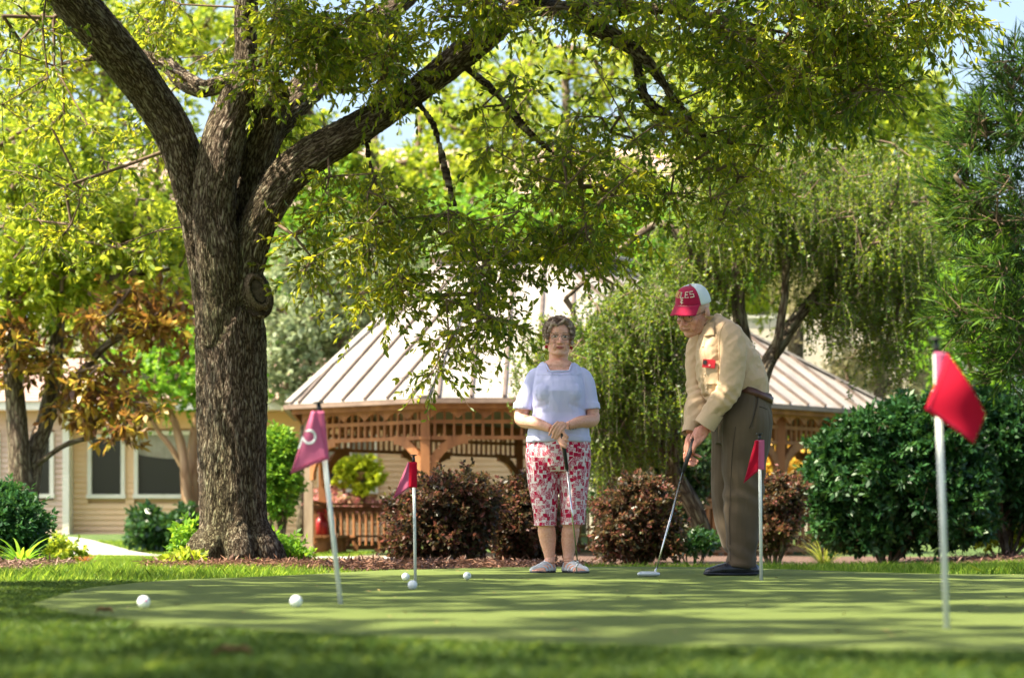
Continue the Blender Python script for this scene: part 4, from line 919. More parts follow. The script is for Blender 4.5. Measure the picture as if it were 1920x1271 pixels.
def head_parts(g, R, c, man=False):
    """adds head volumes at c turned by R; local: x right as seen, -y forward, z up"""
    def e(p, r, Rl=None): g.ell(c+R@Vector(p), r, R@Rl if Rl else R, 18, 12)
    e((0, .018, .032), (.073, .092, .088)); e((0, -.018, -.03), (.061, .072, .085)); e((0, -.040, .035), (.058, .052, .055))
    e((0, -.060, -.093), (.030, .028, .022)); e((0, -.045, -.078), (.043, .038, .03))
    for s_ in (-1, 1):
        e((s_*.034, -.012, -.068), (.028, .045, .035)); e((s_*.036, -.062, -.028), (.024, .022, .024)); e((s_*.030, -.077, .024), (.024, .010, .008))
        e((s_*.031, -.073, .005), (.015, .011, .010)); e((s_*.077, .012, -.010), (.009, .021, .034)); e((s_*.072, .004, -.032), (.008, .012, .014))
        e((s_*.012, -.096, -.034), (.009, .011, .008)); e((s_*.030, -.070, -.056), (.016, .018, .024))
        g.tube([c+R@Vector((s_*.060, .0, -.05)), c+R@Vector((s_*.05, -.03, -.085)), c+R@Vector((s_*.02, -.06, -.10))], [.012, .013, .012], 8, 3)
    g.tube([c+R@Vector((0, -.080, .018)), c+R@Vector((0, -.092, .0)), c+R@Vector((0, -.106, -.020)), c+R@Vector((0, -.112, -.032))], [.008, .009, .011, .012], 10, 3, round_=True)
    e((0, -.086, -.059), (.022, .009, .0055)); e((0, -.084, -.068), (.019, .010, .006)); e((0, -.078, -.050), (.022, .012, .012))
def head_colors(V, R, c, C, man):
    A_ = np.array(R); L = (V-np.array(c))@A_/(A_[:, 0]**2).sum()      # back to head space
    x, y, z = L[:, 0], L[:, 1], L[:, 2]; inh = (np.abs(x) < .1) & (np.abs(z) < .14) & (y > -.14) & (y < .14)
    def put(mask, col, k=1.0): C[mask & inh] = C[mask & inh]*(1-k)+np.array(col)*k
    fr = y < -.045
    ck = np.exp(-(((np.abs(x)-.038)/.018)**2+((z+.030)/.018)**2))*fr*inh; C[:] = C*(1-.35*ck[:, None])+np.array((.62, .22, .16))*.35*ck[:, None]
    ns = np.exp(-((x/.014)**2+((z+.03)/.016)**2))*(y < -.09)*inh; C[:] = C*(1-.4*ns[:, None])+np.array((.60, .22, .16))*.4*ns[:, None]
    put(((x/.023)**2+((z+.064)/.0085)**2 < 1) & (y < -.07), (.42, .10, .09) if not man else (.40, .19, .15), .95 if not man else .6)
    put((np.abs(z+.0640-.16*np.abs(x)**1.15) < .0017) & (np.abs(x) < .027) & (y < -.065), (.20, .05, .04), .9)
    for s_ in (-1, 1):
        ex = (x-s_*.031)/.0155; ez = (z-.005)/.0072
        put((ex**2+ez**2 < 1.35) & fr, (.30, .14, .10), .6)
        put((ex**2+ez**2 < .85) & fr, (.62, .58, .54), 1)
        put((((x-s_*.031)/.0062)**2+((z-.005)/.0066)**2 < 1) & fr, (.05, .035, .025), 1)
        put((np.abs(z-.0125-.08*(.02-np.abs(np.abs(x)-.031))) < .0018) & (np.abs(x-s_*.031) < .017) & fr, (.10, .05, .04), .8)
        put((np.abs(z-.027-.10*(.02-np.abs(np.abs(x)-.033))) < .0036) & (np.abs(x-s_*.033) < .019) & fr, (.20, .13, .09) if not man else (.45, .38, .32), .75)
        put((np.abs(np.abs(x)-.026-.35*(-.035-z)) < .0022) & (z < -.034) & (z > -.075) & (y < -.05) & (x*s_ > 0), (.38, .17, .12), .5)
def finger(g, pts, r=.0082): g.tube(pts, [r*1.08, r*1.05, r, r*.86][:len(pts)], 9, 4, round_=True)
def glasses(R, c, parent, m, rim=.0013, hw=.0235, hh=.0165, lens=None):
    g = MB(); ln = MB()
    for s_ in (-1, 1):
        P = [c+R@Vector((s_*.031+hw*math.copysign(abs(math.cos(a))**.75, math.cos(a)), -.098+.10*abs(s_*.031+hw*math.cos(a))**1.3, .001+hh*math.copysign(abs(math.sin(a))**.85, math.sin(a)))) for a in [2*PI*j/20 for j in range(21)]]
        g.tube(P, rim, 5, cap=False)
        g.tube([c+R@Vector((s_*.054, -.096, .008)), c+R@Vector((s_*.070, -.06, .008)), c+R@Vector((s_*.079, .0, .004))], rim*1.2, 5)
    g.tube([c+R@Vector((-.0075, -.098, .004)), c+R@Vector((0, -.104, .007)), c+R@Vector((.0075, -.098, .004))], rim, 5, 3)
    return g.build('glasses', m, parent, True)
M_steel = mat('polished steel', (.55, .56, .57), .18, metal=1)
M_black = mat('black rubber', (.012, .012, .013), .6, (.03, .03, .03), 40)

# ---------------------------------------------------------------- woman
YW = 15.23
def W(px, py, y=0.0): return at(px, py, YW)+Vector((0, y, 0))*1.0
PW = F/YW
def wr(px): return px/PW
woman = root('person', tuple(W(1046, 1073)), 'woman in white short sleeved top and red print cropped trousers leaning on a putter', 'person')
sec = [(828, 987, 1107, .150, 0, .85), (800, 990, 1104, .148, -.01, .85), (775, 998, 1098, .142, -.012, .9), (752, 999, 1097, .150, -.022, .9), (735, 999, 1096, .152, -.030, .9),
       (715, 1000, 1093, .136, -.020, .9), (700, 1001, 1092, .115, -.005, .9), (690, 1004, 1089, .098, 0, .9), (682, 1012, 1081, .082, .005, .9), (675, 1023, 1071, .062, .010, 1)]
def torso(g, sh):
    R_ = []
    for py, xl, xr, ry, yc, pw in sec:
        c = W((xl+xr)/2, py, yc); R_.append((c.x, c.y, c.z, wr((xr-xl)/2)-sh, ry-sh, pw))
    g.rings(R_)
    for s_ in (-1, 1): g.ell(W(1047+s_*21, 738, -.105), (.078-sh, .068-sh, .075-sh))
    g.ell(W(1047, 795, -.06), (.16-sh, .10-sh, .10-sh))
HW, RW = W(1048, 635, -.015), Matrix.Rotation(math.radians(4), 3, 'Z') @ Matrix.Rotation(math.radians(2), 3, 'Y')
g = MB(); torso(g, .012)
g.tube([W(1047, 700, .03), W(1047, 678, .018), W(1048, 655, .005), W(1048, 640, .0)], [.075, .062, .060, .058], 18, 4)
g.ell(W(1047, 687, -.02), (.10, .07, .05))
head_parts(g, RW, HW)
for s_, sh, el, wrist in ((-1, (1004, 698), (977, 786), (1032, 806)), (1, (1090, 698), (1112, 786), (1062, 801))):
    g.tube([W(sh[0], sh[1], .0), W((sh[0]+el[0])/2-s_*-3, 742, -.01), W(el[0], el[1]-6, -.02), W(el[0]-s_*6, el[1]+4, -.06), W((el[0]+wrist[0])/2, (el[1]+wrist[1])/2-1, -.14), W(wrist[0], wrist[1], -.205)],
           [.036, .042, .044, .043, .037, .025], 14, 4)
# her right hand (viewer's left) grips the putter, her left hand lies over it
g.ell(W(1043, 812, -.225), (.036, .022, .034), Matrix.Rotation(.6, 3, 'Y'))
for i, (x0, y0, x1, y1, x2, y2) in enumerate(((1046, 808, 1056, 816, 1062, 822), (1046, 813, 1055, 824, 1062, 829), (1045, 818, 1053, 830, 1060, 836), (1043, 822, 1051, 836, 1058, 841))):
    finger(g, [W(x0, y0, -.235), W(x1, y1, -.262), W(x2, y2, -.262), W(x2+1, y2+1, -.248)], .0088)
finger(g, [W(1047, 818, -.232), W(1050, 832, -.240), W(1053, 845, -.236)], .0095)
g.ell(W(1050, 802, -.245), (.040, .020, .030), Matrix.Rotation(-.35, 3, 'Y'))
for x0, y0, x1, y1, x2, y2 in ((1044, 795, 1034, 806, 1029, 818), (1048, 797, 1039, 810, 1034, 823), (1052, 799, 1044, 812, 1039, 825), (1056, 803, 1049, 814, 1041, 825)):
    finger(g, [W(x0, y0, -.258), W((x0+x1)/2, (y0+y1)/2-1, -.268), W(x1, y1, -.266), W(x2, y2, -.250)], .0086)
finger(g, [W(1055, 806, -.250), W(1055, 815, -.262), W(1061, 822, -.264)], .0090)
for cx, xs, kn in ((1019, (1022, 1023, 1024, 1027, 1030, 1031), 0), (1075, (1074, 1072, 1071, 1068, 1066, 1066), 0)):
    g.tube([W(xs[0], 900), W(xs[1], 945, -.01), W(xs[2], 985, .0), W(xs[3], 1010, .012), W(xs[4], 1038, .008), W(xs[5], 1056, .0)], [.070, .062, .057, .054, .036, .034], 16, 4)
    g.ell(W(xs[5], 1060, .02), (.033, .045, .035))
for s_, hx, tx in ((-1, 1030, 1006), (1, 1066, 1090)):
    g.tube([W(hx, 1062, .03), W((hx+tx)/2, 1064, -.05), W(tx, 1069, -.12)], [(.033, .033), (.038, .024), (.040, .013)], 14, 4, round_=True)
    for j in range(5): g.ell(W(tx-s_*4+(j-2)*5.2, 1069.5, -.145+.012*abs(j-1.5)), (.010, .018, .009))
me = fuse(g, 'body', .0034, 3); V = getv(me)
C = np.tile(np.array((.76, .42, .31)), (len(V), 1)); C = C*(1+.06*vnoise(V, 22, 3))[:, None]; head_colors(V, RW, HW, C, False)
setcol(me, C); wb = link('body', me, M_skin, woman)
# white top
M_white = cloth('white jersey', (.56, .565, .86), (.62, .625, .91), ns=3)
g = MB(); torso(g, 0)
for s_, sh, el in ((-1, (1005, 702), (980, 764)), (1, (1090, 702), (1107, 764))):
    g.tube([W(sh[0]-s_*12, sh[1]+4, .0), W(sh[0], sh[1]+4, .0), W((sh[0]+el[0])/2+s_*1.5, 733, -.01), W(el[0], el[1], -.018)], [.05, .056, .056, .0595], 18, 5)
    g.tube([W(el[0]-s_*-.0, el[1]-8, -.016), W(el[0]+s_*.8, el[1]+4, -.019)], [.0605, .062], 18)
me = fuse(g, 'top', .005, 3); V = getv(me); N_ = getn(me)
zz = (V[:, 2]-CH)*F/YW; px = 960+V[:, 0]*F/YW; py = HZ-zz
fold = .006*vnoise(V*np.array([1, 1, .45]), 14, 3)+.003*(1-2*np.abs(vnoise(V*np.array([1, 1, .5]), 20, 13)))+.0022*vnoise(V*np.array([1, 1, .5]), 38, 5)
fold += -.006*np.exp(-(((py-760-(np.abs(px-1047)-20)*.35)/5)**2))*(np.abs(px-1047) > 18)*(np.abs(px-1047) < 48)*(V[:, 1] < YW-.03)
fold += .0035*((py > 699) & (py < 706) & (np.abs(px-1047) < 40))+.003*(py > 818)
V = V+N_*fold[:, None]; setv(me, V)
nk = (py < 697.5) & (np.abs(px-1047.5) < 20+(697-py)*.42) & (V[:, 1] < YW+.035)
nk |= (py < 679)
bm = bmesh.new(); bm.from_mesh(me); bm.verts.ensure_lookup_table()
bmesh.ops.delete(bm, geom=[bm.verts[i] for i in np.nonzero(nk)[0]], context='VERTS'); bm.to_mesh(me); bm.free()
link('top', me, M_white, woman)
g = MB()
nl = [W(1022, 682, -.055), W(1026, 690, -.105), W(1030.5, 698, -.135), W(1047, 698.5, -.150), W(1065, 698, -.135), W(1069, 690, -.105), W(1073, 682, -.055)]
g.tube(nl, [(.006, .004)]*7, 6, 4, up=(0, 1, 0)).build('neck_band', M_white, woman, True)
# print trousers
M_print, t, b = nodes('red and white print'); b.inputs['Roughness'].default_value = .85; b.inputs['Specular IOR Level'].default_value = .2
v = coords(t)
vq = t.nodes.new('ShaderNodeTexVoronoi'); vq.distance = 'CHEBYCHEV'; vq.feature = 'F1'; vq.inputs['Scale'].default_value = 37; vq.inputs['Randomness'].default_value = .75; t.links.new(v, vq.inputs['Vector'])
wv = t.nodes.new('ShaderNodeTexVoronoi'); wv.inputs['Scale'].default_value = 125; t.links.new(v, wv.inputs['Vector'])
sn = t.nodes.new('ShaderNodeMath'); sn.operation = 'SINE'; ml = t.nodes.new('ShaderNodeMath'); ml.operation = 'MULTIPLY'; ml.inputs[1].default_value = 13
t.links.new(wv.outputs['Distance'], ml.inputs[0]); t.links.new(ml.outputs[0], sn.inputs[0])
sp = t.nodes.new('ShaderNodeSeparateColor'); t.links.new(vq.outputs['Color'], sp.inputs[0])
sb = t.nodes.new('ShaderNodeMath'); sb.operation = 'MULTIPLY_ADD'; sb.inputs[1].default_value = 1.9; sb.inputs[2].default_value = -.30; t.links.new(sp.outputs[0], sb.inputs[0])
ad = t.nodes.new('ShaderNodeMath'); ad.operation = 'ADD'; t.links.new(sn.outputs[0], ad.inputs[0]); t.links.new(sb.outputs[0], ad.inputs[1])
gt = t.nodes.new('ShaderNodeMath'); gt.operation = 'GREATER_THAN'; gt.inputs[1].default_value = .12; t.links.new(ad.outputs[0], gt.inputs[0])
ed = t.nodes.new('ShaderNodeTexVoronoi'); ed.distance = 'CHEBYCHEV'; ed.feature = 'F1'; ed.inputs['Scale'].default_value = 37; ed.inputs['Randomness'].default_value = .75; t.links.new(v, ed.inputs['Vector'])
g2_ = t.nodes.new('ShaderNodeMath'); g2_.operation = 'GREATER_THAN'; g2_.inputs[1].default_value = .47; t.links.new(ed.outputs['Distance'], g2_.inputs[0])
m1 = t.nodes.new('ShaderNodeMix'); m1.data_type = 'RGBA'; m1.inputs[6].default_value = (.76, .56, .64, 1); m1.inputs[7].default_value = (.46, .008, .055, 1); t.links.new(gt.outputs[0], m1.inputs[0])
m2 = t.nodes.new('ShaderNodeMix'); m2.data_type = 'RGBA'; m2.inputs[7].default_value = (.78, .68, .70, 1); t.links.new(m1.outputs[2], m2.inputs[6]); t.links.new(g2_.outputs[0], m2.inputs[0])
t.links.new(m2.outputs[2], b.inputs['Base Color']); n2 = noise(t, v, 60, 4); bump(t, b, n2.outputs[0], .003, .5)
g = MB(); R_ = []
for py_, xl, xr, ry, yc in ((818, 990, 1104, .138, 0), (835, 988, 1106, .146, 0), (855, 986, 1107, .150, .005), (875, 987, 1107, .145, .01), (885, 989, 1105, .12, .01)):
    c = W((xl+xr)/2, py_, yc); R_.append((c.x, c.y, c.z, wr((xr-xl)/2), ry, .85))
g.rings(R_)
for c4 in (((1018, 860, 31), (1018.5, 890, 30), (1020, 920, 27), (1021.5, 950, 24.5), (1022.5, 978, 22), (1022.5, 986, 22.5)), ((1076.5, 860, 31), (1076, 890, 29.5), (1075.5, 920, 27), (1074.5, 950, 25), (1073.5, 978, 23.5), (1073.5, 984, 24))):
    g.tube([W(a, b_, .008) for a, b_, r_0 in c4], [(wr(r_0), wr(r_0)*1.25) for a, b_, r_0 in c4], 20, 5, up=(0, 1, 0))
me = fuse(g, 'trousers', .005, 3); V = getv(me)
V += getn(me)*(.006*vnoise(V*np.array([1, 1, .35]), 13, 6)+.0025*vnoise(V*np.array([1, 1, .6]), 34, 2))[:, None]; setv(me, V)
link('trousers', me, M_print, woman)
# sandals
M_sole = mat('dark sole', (.015, .017, .03), .6); M_strapw = mat('white leather', (.62, .64, .68), .5, (.72, .74, .78), 30)
for s_, hx, tx in ((-1, 1031, 1004), (1, 1065, 1092)):
    g = MB(); g.tube([W(hx+s_*-1, 1072, .07), W(hx, 1071, .03), W((hx+tx)/2, 1071.5, -.06), W(tx, 1071.5, -.15)], [(.034, .013), (.038, .013), (.043, .011), (.046, .009)], 14, 4, up=(0, 0, 1), round_=True)
    so_ = fuse(g, 'sandal', .004, 2); sd = link('sandal', so_, M_sole, woman); g = MB()
    for u, hh_, ww in ((.12, .062, .040), (.34, .050, .043), (.56, .038, .046), (.78, .026, .048)):
        cx = hx+(tx-hx)*u; cy = .02-.17*u; P = []
        for j in range(9):
            a = PI*j/8; P.append(W(cx, 1070, cy)+Vector((-ww*math.cos(a), (.02*math.cos(a)*s_), hh_*math.sin(a))))
        g.tube(P, [(.013, .004)]*9, 6, 2, up=(0, 1, 0))
    g.tube([W(hx-8*1, 1066, .035), W(hx, 1056, .06), W(hx+8, 1066, .035)], [(.004, .010)]*3, 6, 4)
    g.build('straps', M_strapw, sd, True)
# hair: short permed curls
M_hair = mat('grey brown hair', (.13, .075, .048), .6, (.40, .30, .23), 26, bs=300, bd=.002, spec=.4, lo=.4, hi=.62)
def local(R, c, p): return c+R@Vector(p)
g = MB(); g.ell(local(RW, HW, (0, .036, .054)), (.088, .094, .086), RW, 24, 16)
hm = random.Random(4)
for i in range(210):
    th = hm.uniform(0, 2*PI); ph = math.acos(hm.uniform(-.55, 1)); d = Vector((math.sin(ph)*math.cos(th), math.sin(ph)*math.sin(th), math.cos(ph)))
    p = Vector((d.x*.093, .032+d.y*.096, .046+d.z*.090))
    if p.y < -.030 and p.z < .085 and abs(p.x) < .070: continue
    if p.y < -.01 and p.z < -.045: continue
    g.ell(local(RW, HW, p), (hm.uniform(.008, .015),)*3, None, 8, 6)
for x_, z_ in ((-.050, .080), (-.036, .084), (-.018, .078), (-.002, .088), (.02, .104), (.045, .094), (-.062, .062), (.064, .070), (.070, .040), (-.070, .038), (.078, .0), (-.078, .0), (.080, -.03), (-.078, -.03)):
    g.ell(local(RW, HW, (x_, -.074+.5*max(0, abs(x_)-.03), z_)), (.015, .014, .013))
me = fuse(g, 'hair', .0040, 1); V = getv(me); L_ = (V-np.array(HW))@np.array(RW)
V += getn(me)*(.0022*vnoise(L_, 110, 3)+.0028*np.sin(170*(L_[:, 0]+.5*L_[:, 2])+5*vnoise(L_, 35, 4)))[:, None]; setv(me, V)
face = (L_[:, 1] < -.055) & (L_[:, 2] < .052) & (np.abs(L_[:, 0]) < .055)
hair = link('hair', me, M_hair, woman)
g = MB()
for i in range(420):
    th = hm.uniform(0, 2*PI); ph = math.acos(hm.uniform(-.5, 1)); d = Vector((math.sin(ph)*math.cos(th), math.sin(ph)*math.sin(th), math.cos(ph)))
    p = Vector((d.x*.101, .032+d.y*.102, .048+d.z*.096))
    if p.y < -.02 and p.z < .092 and abs(p.x) < .075: continue
    if p.y < 0 and p.z < -.05: continue
    t1 = d.cross(Vector((hm.gauss(0, 1), hm.gauss(0, 1), hm.gauss(0, 1)))).normalized(); r0 = hm.uniform(.006, .014); t2 = d.cross(t1)
    g.tube([local(RW, HW, p+t1*r0*math.cos(a)+t2*r0*math.sin(a)+d*(.004*math.sin(a*1.5))) for a in (0, 1, 2, 3, 4)], [.0016, .002, .002, .0018, .001], 4, 2)
g.build('curls', M_hair, hair, True)
M_frame = mat('silver frame', (.22, .19, .16), .25, metal=1)
glasses(RW, HW, woman, M_frame)
M_ear = mat('red enamel', (.35, .008, .01), .25)
for s_ in (-1, 1): MB().ell(local(RW, HW, (s_*.079, -.012, -.056)), (.011, .005, .011)).build('earring', M_ear, woman, True)
# bracelet
g = MB()
for q in (0, 5, 10): g.tube([W(1068+q+3*math.cos(a), 800-q*.25+8.2*math.sin(a), -.193+.03*math.cos(a)+q*.003) for a in [2*PI*j/14 for j in range(15)]], .0016, 5, cap=False)
g.build('bracelet', M_frame, woman, True)
# her putter
put1 = root('putter', tuple(W(1084, 1072, -.24)), 'dark putter upright in front of the woman in the print trousers', 'golf club')
MB().tube([W(1052.5, 812, -.252), W(1054, 828, -.252), W(1061.5, 882, -.250)], [.0150, .0145, .0105], 12).ell(W(1052.5, 812, -.252), .015).build('grip', M_black, put1, True)
MB().tube([W(1061.5, 881, -.250), W(1080.5, 1050, -.245)], [.0062, .0045], 10).tube([W(1080.5, 1050, -.245), W(1081.5, 1056, -.245), W(1079, 1060, -.245), W(1079.5, 1071, -.245)], .005, 8, 4).build('shaft', M_steel, put1, True)
g = MB(); g.box(W(1085, 1072, -.25), (.062, .035, .018)).box(W(1090, 1071.5, -.245), (.045, .075, .012)); me = fuse(g, 'club_head', .003, 3); link('club_head', me, mat('dark gunmetal', (.05, .06, .05), .3, metal=.8), put1)

# ---------------------------------------------------------------- man
YM = 14.28
PM = F/YM
def Mn(px, py, y=0.0): return at(px, py, YM)+Vector((0, y, 0))
def mr(px): return px/PM
man = root('person', tuple(Mn(1385, 1078)), 'elderly man in maroon and white cap, tan shirt and brown trousers bending over his putter', 'person')
HM = Mn(1299, 585, -.02)
RM = Matrix.Rotation(math.radians(-40), 3, 'Z') @ Matrix.Rotation(math.radians(24), 3, 'X') @ Matrix.Rotation(math.radians(5), 3, 'Y') * 1.17
g = MB()
head_parts(g, RM, HM, True)
g.tube([Mn(1345, 640, .0), Mn(1330, 622, .0), Mn(1316, 604, -.005), Mn(1306, 592, -.01)], [.072, .064, .062, .06], 16, 4)
g.tube([Mn(1402, 742), Mn(1384, 700), Mn(1356, 650), Mn(1342, 625)], [(.08, .11), (.10, .12), (.10, .12), (.06, .08)], 18, 4, up=(0, 1, 0))
# arms
g.tube([Mn(1362, 632, -.15), Mn(1364, 680, -.20), Mn(1357, 738, -.205), Mn(1330, 782, -.175), Mn(1321, 797, -.165)], [.042, .042, .040, .030, .026], 12, 4)
g.tube([Mn(1325, 635, .13), Mn(1308, 690, .11), Mn(1308, 740, .04), Mn(1297, 790, -.05), Mn(1291, 812, -.09)], [.05, .045, .04, .028, .024], 12, 4)
# near hand: back of the hand to the camera, forefinger down the grip
g.ell(Mn(1312, 812, -.165), (.040, .024, .050), Matrix.Rotation(.75, 3, 'Y'))
g.ell(Mn(1306, 820, -.168), (.030, .022, .036), Matrix.Rotation(.4, 3, 'Y'))
finger(g, [Mn(1304, 818, -.175), Mn(1299, 830, -.182), Mn(1296, 840, -.178), Mn(1295, 849, -.168)], .0100)
finger(g, [Mn(1310, 822, -.178), Mn(1300, 836, -.190), Mn(1297, 845, -.182), Mn(1296, 850, -.165)], .0095)
finger(g, [Mn(1315, 822, -.178), Mn(1307, 832, -.182), Mn(1300, 838, -.165), Mn(1297, 840, -.150)], .0095)
finger(g, [Mn(1318, 820, -.172), Mn(1312, 827, -.172), Mn(1305, 830, -.155), Mn(1300, 832, -.145)], .0088)
finger(g, [Mn(1302, 806, -.155), Mn(1295, 820, -.150), Mn(1292, 832, -.145), Mn(1290, 842, -.142)], .0105)
# far hand lower on the grip, fingers coming round towards the viewer's right
g.ell(Mn(1289, 828, -.115), (.024, .028, .048), Matrix.Rotation(.22, 3, 'Y'))
g.ell(Mn(1286, 842, -.125), (.022, .030, .038), Matrix.Rotation(-.1, 3, 'Y'))
for x0, y0, x1, y1, x2, y2 in ((1284, 838, 1296, 851, 1309, 858), (1282, 845, 1293, 858, 1304, 866), (1281, 852, 1290, 865, 1301, 871), (1281, 858, 1286, 870, 1296, 874)):
    finger(g, [Mn(x0, y0, -.125), Mn((x0+x1)/2-1, (y0+y1)/2+2, -.120), Mn(x1, y1, -.135), Mn(x2, y2, -.170)], .0098)
finger(g, [Mn(1287, 828, -.140), Mn(1287, 842, -.160), Mn(1284, 856, -.158)], .0105)
for y_, xs in ((-.10, (1396, 1392, 1388)), (.12, (1374, 1380, 1398))):
    g.tube([Mn(xs[0], 860, y_), Mn(xs[1], 960, y_), Mn(xs[2], 1056, y_)], [.08, .065, .04], 12, 3)
me = fuse(g, 'body', .0036, 3); V = getv(me)
C = np.tile(np.array((.68, .35, .25)), (len(V), 1)); C = C*(1+.07*vnoise(V, 26, 3))[:, None]
hd = V[:, 2] < (CH+(HZ-780)*YM/F); C[hd] = C[hd]*np.array((.95, .80, .80)); L_ = (V-np.array(HM))@np.array(RM)/1.17**2; head_colors(V, RM, HM, C, True)
k = (np.abs(L_[:, 0]) > .055) & (L_[:, 2] > -.01) & (L_[:, 2] < .06) & (L_[:, 1] > -.02) & (L_[:, 1] < .1) & (np.abs(L_[:, 0]) < .08); C[k] = C[k]*.6+np.array((.55, .50, .46))*.4
setcol(me, C); link('body', me, M_skin, man)
# shirt
M_seamt = mat('shirt seam', (.42, .28, .15), .8)
M_tan = cloth('tan cotton', (.54, .38, .24), (.61, .44, .29), ns=4)
g = MB()
g.tube([Mn(1406, 744, .0), Mn(1402, 728, .0), Mn(1386, 700, .0), Mn(1368, 670, .0), Mn(1353, 642, .0), Mn(1341, 620, .0), Mn(1332, 606, .0)],
       [(mr(33), .150), (mr(39), .160), (mr(46), .160), (mr(47), .160), (mr(41), .150), (mr(31), .105), (mr(18), .070)], 26, 5, up=(0, 1, 0))
g.tube([Mn(1342, 622, -.03), Mn(1338, 650, -.045), Mn(1338, 690, -.05), Mn(1350, 728, -.04), Mn(1372, 752, -.02)], [(mr(20), .09), (mr(29), .135), (mr(31), .15), (mr(33), .15), (mr(30), .13)], 24, 5, up=(0, 1, 0), round_=True)
g.tube([Mn(1352, 624, -.08), Mn(1364, 632, -.155), Mn(1367, 655, -.195), Mn(1367, 690, -.222), Mn(1363, 722, -.225), Mn(1355, 745, -.215), Mn(1338, 768, -.195), Mn(1326, 786, -.180)],
       [mr(18), mr(22), mr(24), mr(23), mr(21.5), mr(21), mr(18.5), mr(17)], 20, 5, up=(0, 1, 0))
g.tube([Mn(1340, 625, .08), Mn(1320, 640, .14), Mn(1312, 680, .125), Mn(1309, 715, .09), Mn(1311, 742, .05), Mn(1304, 770, -.02), Mn(1296, 796, -.06)],
       [mr(20), mr(23), mr(22), mr(20), mr(20), mr(17), mr(14)], 20, 5, up=(0, 1, 0))
me = fuse(g, 'shirt', .0050, 5); V = getv(me); N_ = getn(me)
px = 960+V[:, 0]*F/V[:, 1]; py = HZ-(V[:, 2]-CH)*F/V[:, 1]
dg_ = (V-np.array(Mn(1350, 700)))@np.array([[.8, 0, .6], [0, 1, 0], [-.6, 0, .8]])
fold = .011*(1-2*np.abs(vnoise(dg_*np.array([1, 1, .32]), 10, 3)))+.006*(1-2*np.abs(vnoise(dg_*np.array([1.3, 1, .4]), 21, 9)))+.002*vnoise(dg_, 55, 5)
el = np.exp(-(((px-1356)/24)**2+((py-740)/22)**2))*(V[:, 1] < YM-.1); wob = 2.6*vnoise(V, 9, 11); fold += el*.006*np.sin((px*.55-py*.85)*.42+wob)
el2 = np.exp(-(((px-1308)/20)**2+((py-735)/26)**2)); fold += el2*.005*np.sin((px*.3+py*.95)*.42+wob)
V = V+N_*fold[:, None]; setv(me, V); shirt = link('shirt', me, M_tan, man)
# cuffs, collar, placket, pocket
MB().tube([Mn(1334, 774, -.182), Mn(1327, 785, -.174), Mn(1317, 800, -.165)], [mr(20), mr(20.5), mr(21)], 22, 3, up=(0, 1, 0), cap=False).build('cuff', M_tan, shirt, True)
MB().tube([Mn(1299, 786, -.05), Mn(1295, 798, -.062), Mn(1291, 814, -.085)], [mr(14.5), mr(15), mr(15)], 20, 3, up=(0, 1, 0), cap=False).build('cuff', M_tan, shirt, True)
g = MB(); rows = []
nc = Mn(1333, 607, 0); ax = (Mn(1310, 596)-Mn(1336, 628)).normalized(); b1 = Vector((0, 1, 0)); b2 = ax.cross(b1)
for h_, r1, r2 in ((-.028, .078, .078), (.0, .070, .070), (.026, .066, .065), (.028, .069, .069), (.0, .079, .079), (-.024, .090, .090)):
    rows.append([nc+ax*(h_+(.012*math.cos(a) if r1 > .086 else 0))+b1*r2*math.sin(a)+b2*r1*math.cos(a) for a in [2*PI*j/36+.35 for j in range(34)]])
g.sheet(rows); cme = g.mesh('collar'); o = link('collar', cme, M_tan, shirt, True); md = o.modifiers.new('t', 'SOLIDIFY'); md.thickness = .004
# collar points and placket lie on the chest
def drape(name, quad, y, m, parent, th=.004, nx_=8, nz_=8, bulge=.0):
    A, B, Cc, D = quad; rows = []
    for i in range(nz_+1):
        v_ = i/nz_; L0 = (A[0]+(D[0]-A[0])*v_, A[1]+(D[1]-A[1])*v_); L1 = (B[0]+(Cc[0]-B[0])*v_, B[1]+(Cc[1]-B[1])*v_)
        y0_ = y[0]+(y[3]-y[0])*v_; y1_ = y[1]+(y[2]-y[1])*v_
        rows.append([Mn(L0[0]+(L1[0]-L0[0])*j/nx_, L0[1]+(L1[1]-L0[1])*j/nx_, y0_+(y1_-y0_)*j/nx_-bulge*math.sin(PI*j/nx_)) for j in range(nx_+1)])
    o = MB().sheet(rows).build(name, m, parent, True); md = o.modifiers.new('t', 'SOLIDIFY'); md.thickness = th; return o
from mathutils.bvhtree import BVHTree
bv = BVHTree.FromPolygons([Vector(v_) for v_ in V], [tuple(p.vertices) for p in me.polygons])
def surf(px_, py_, off=.004):
    """the shirt's front surface at a photo row and column, lifted a little off the cloth"""
    o_ = at(px_, py_, 13.2); h_, n_, i_, d_ = bv.ray_cast(o_, (at(px_, py_, 16)-o_).normalized())
    return (h_+Vector((0, -off, 0))) if h_ else None
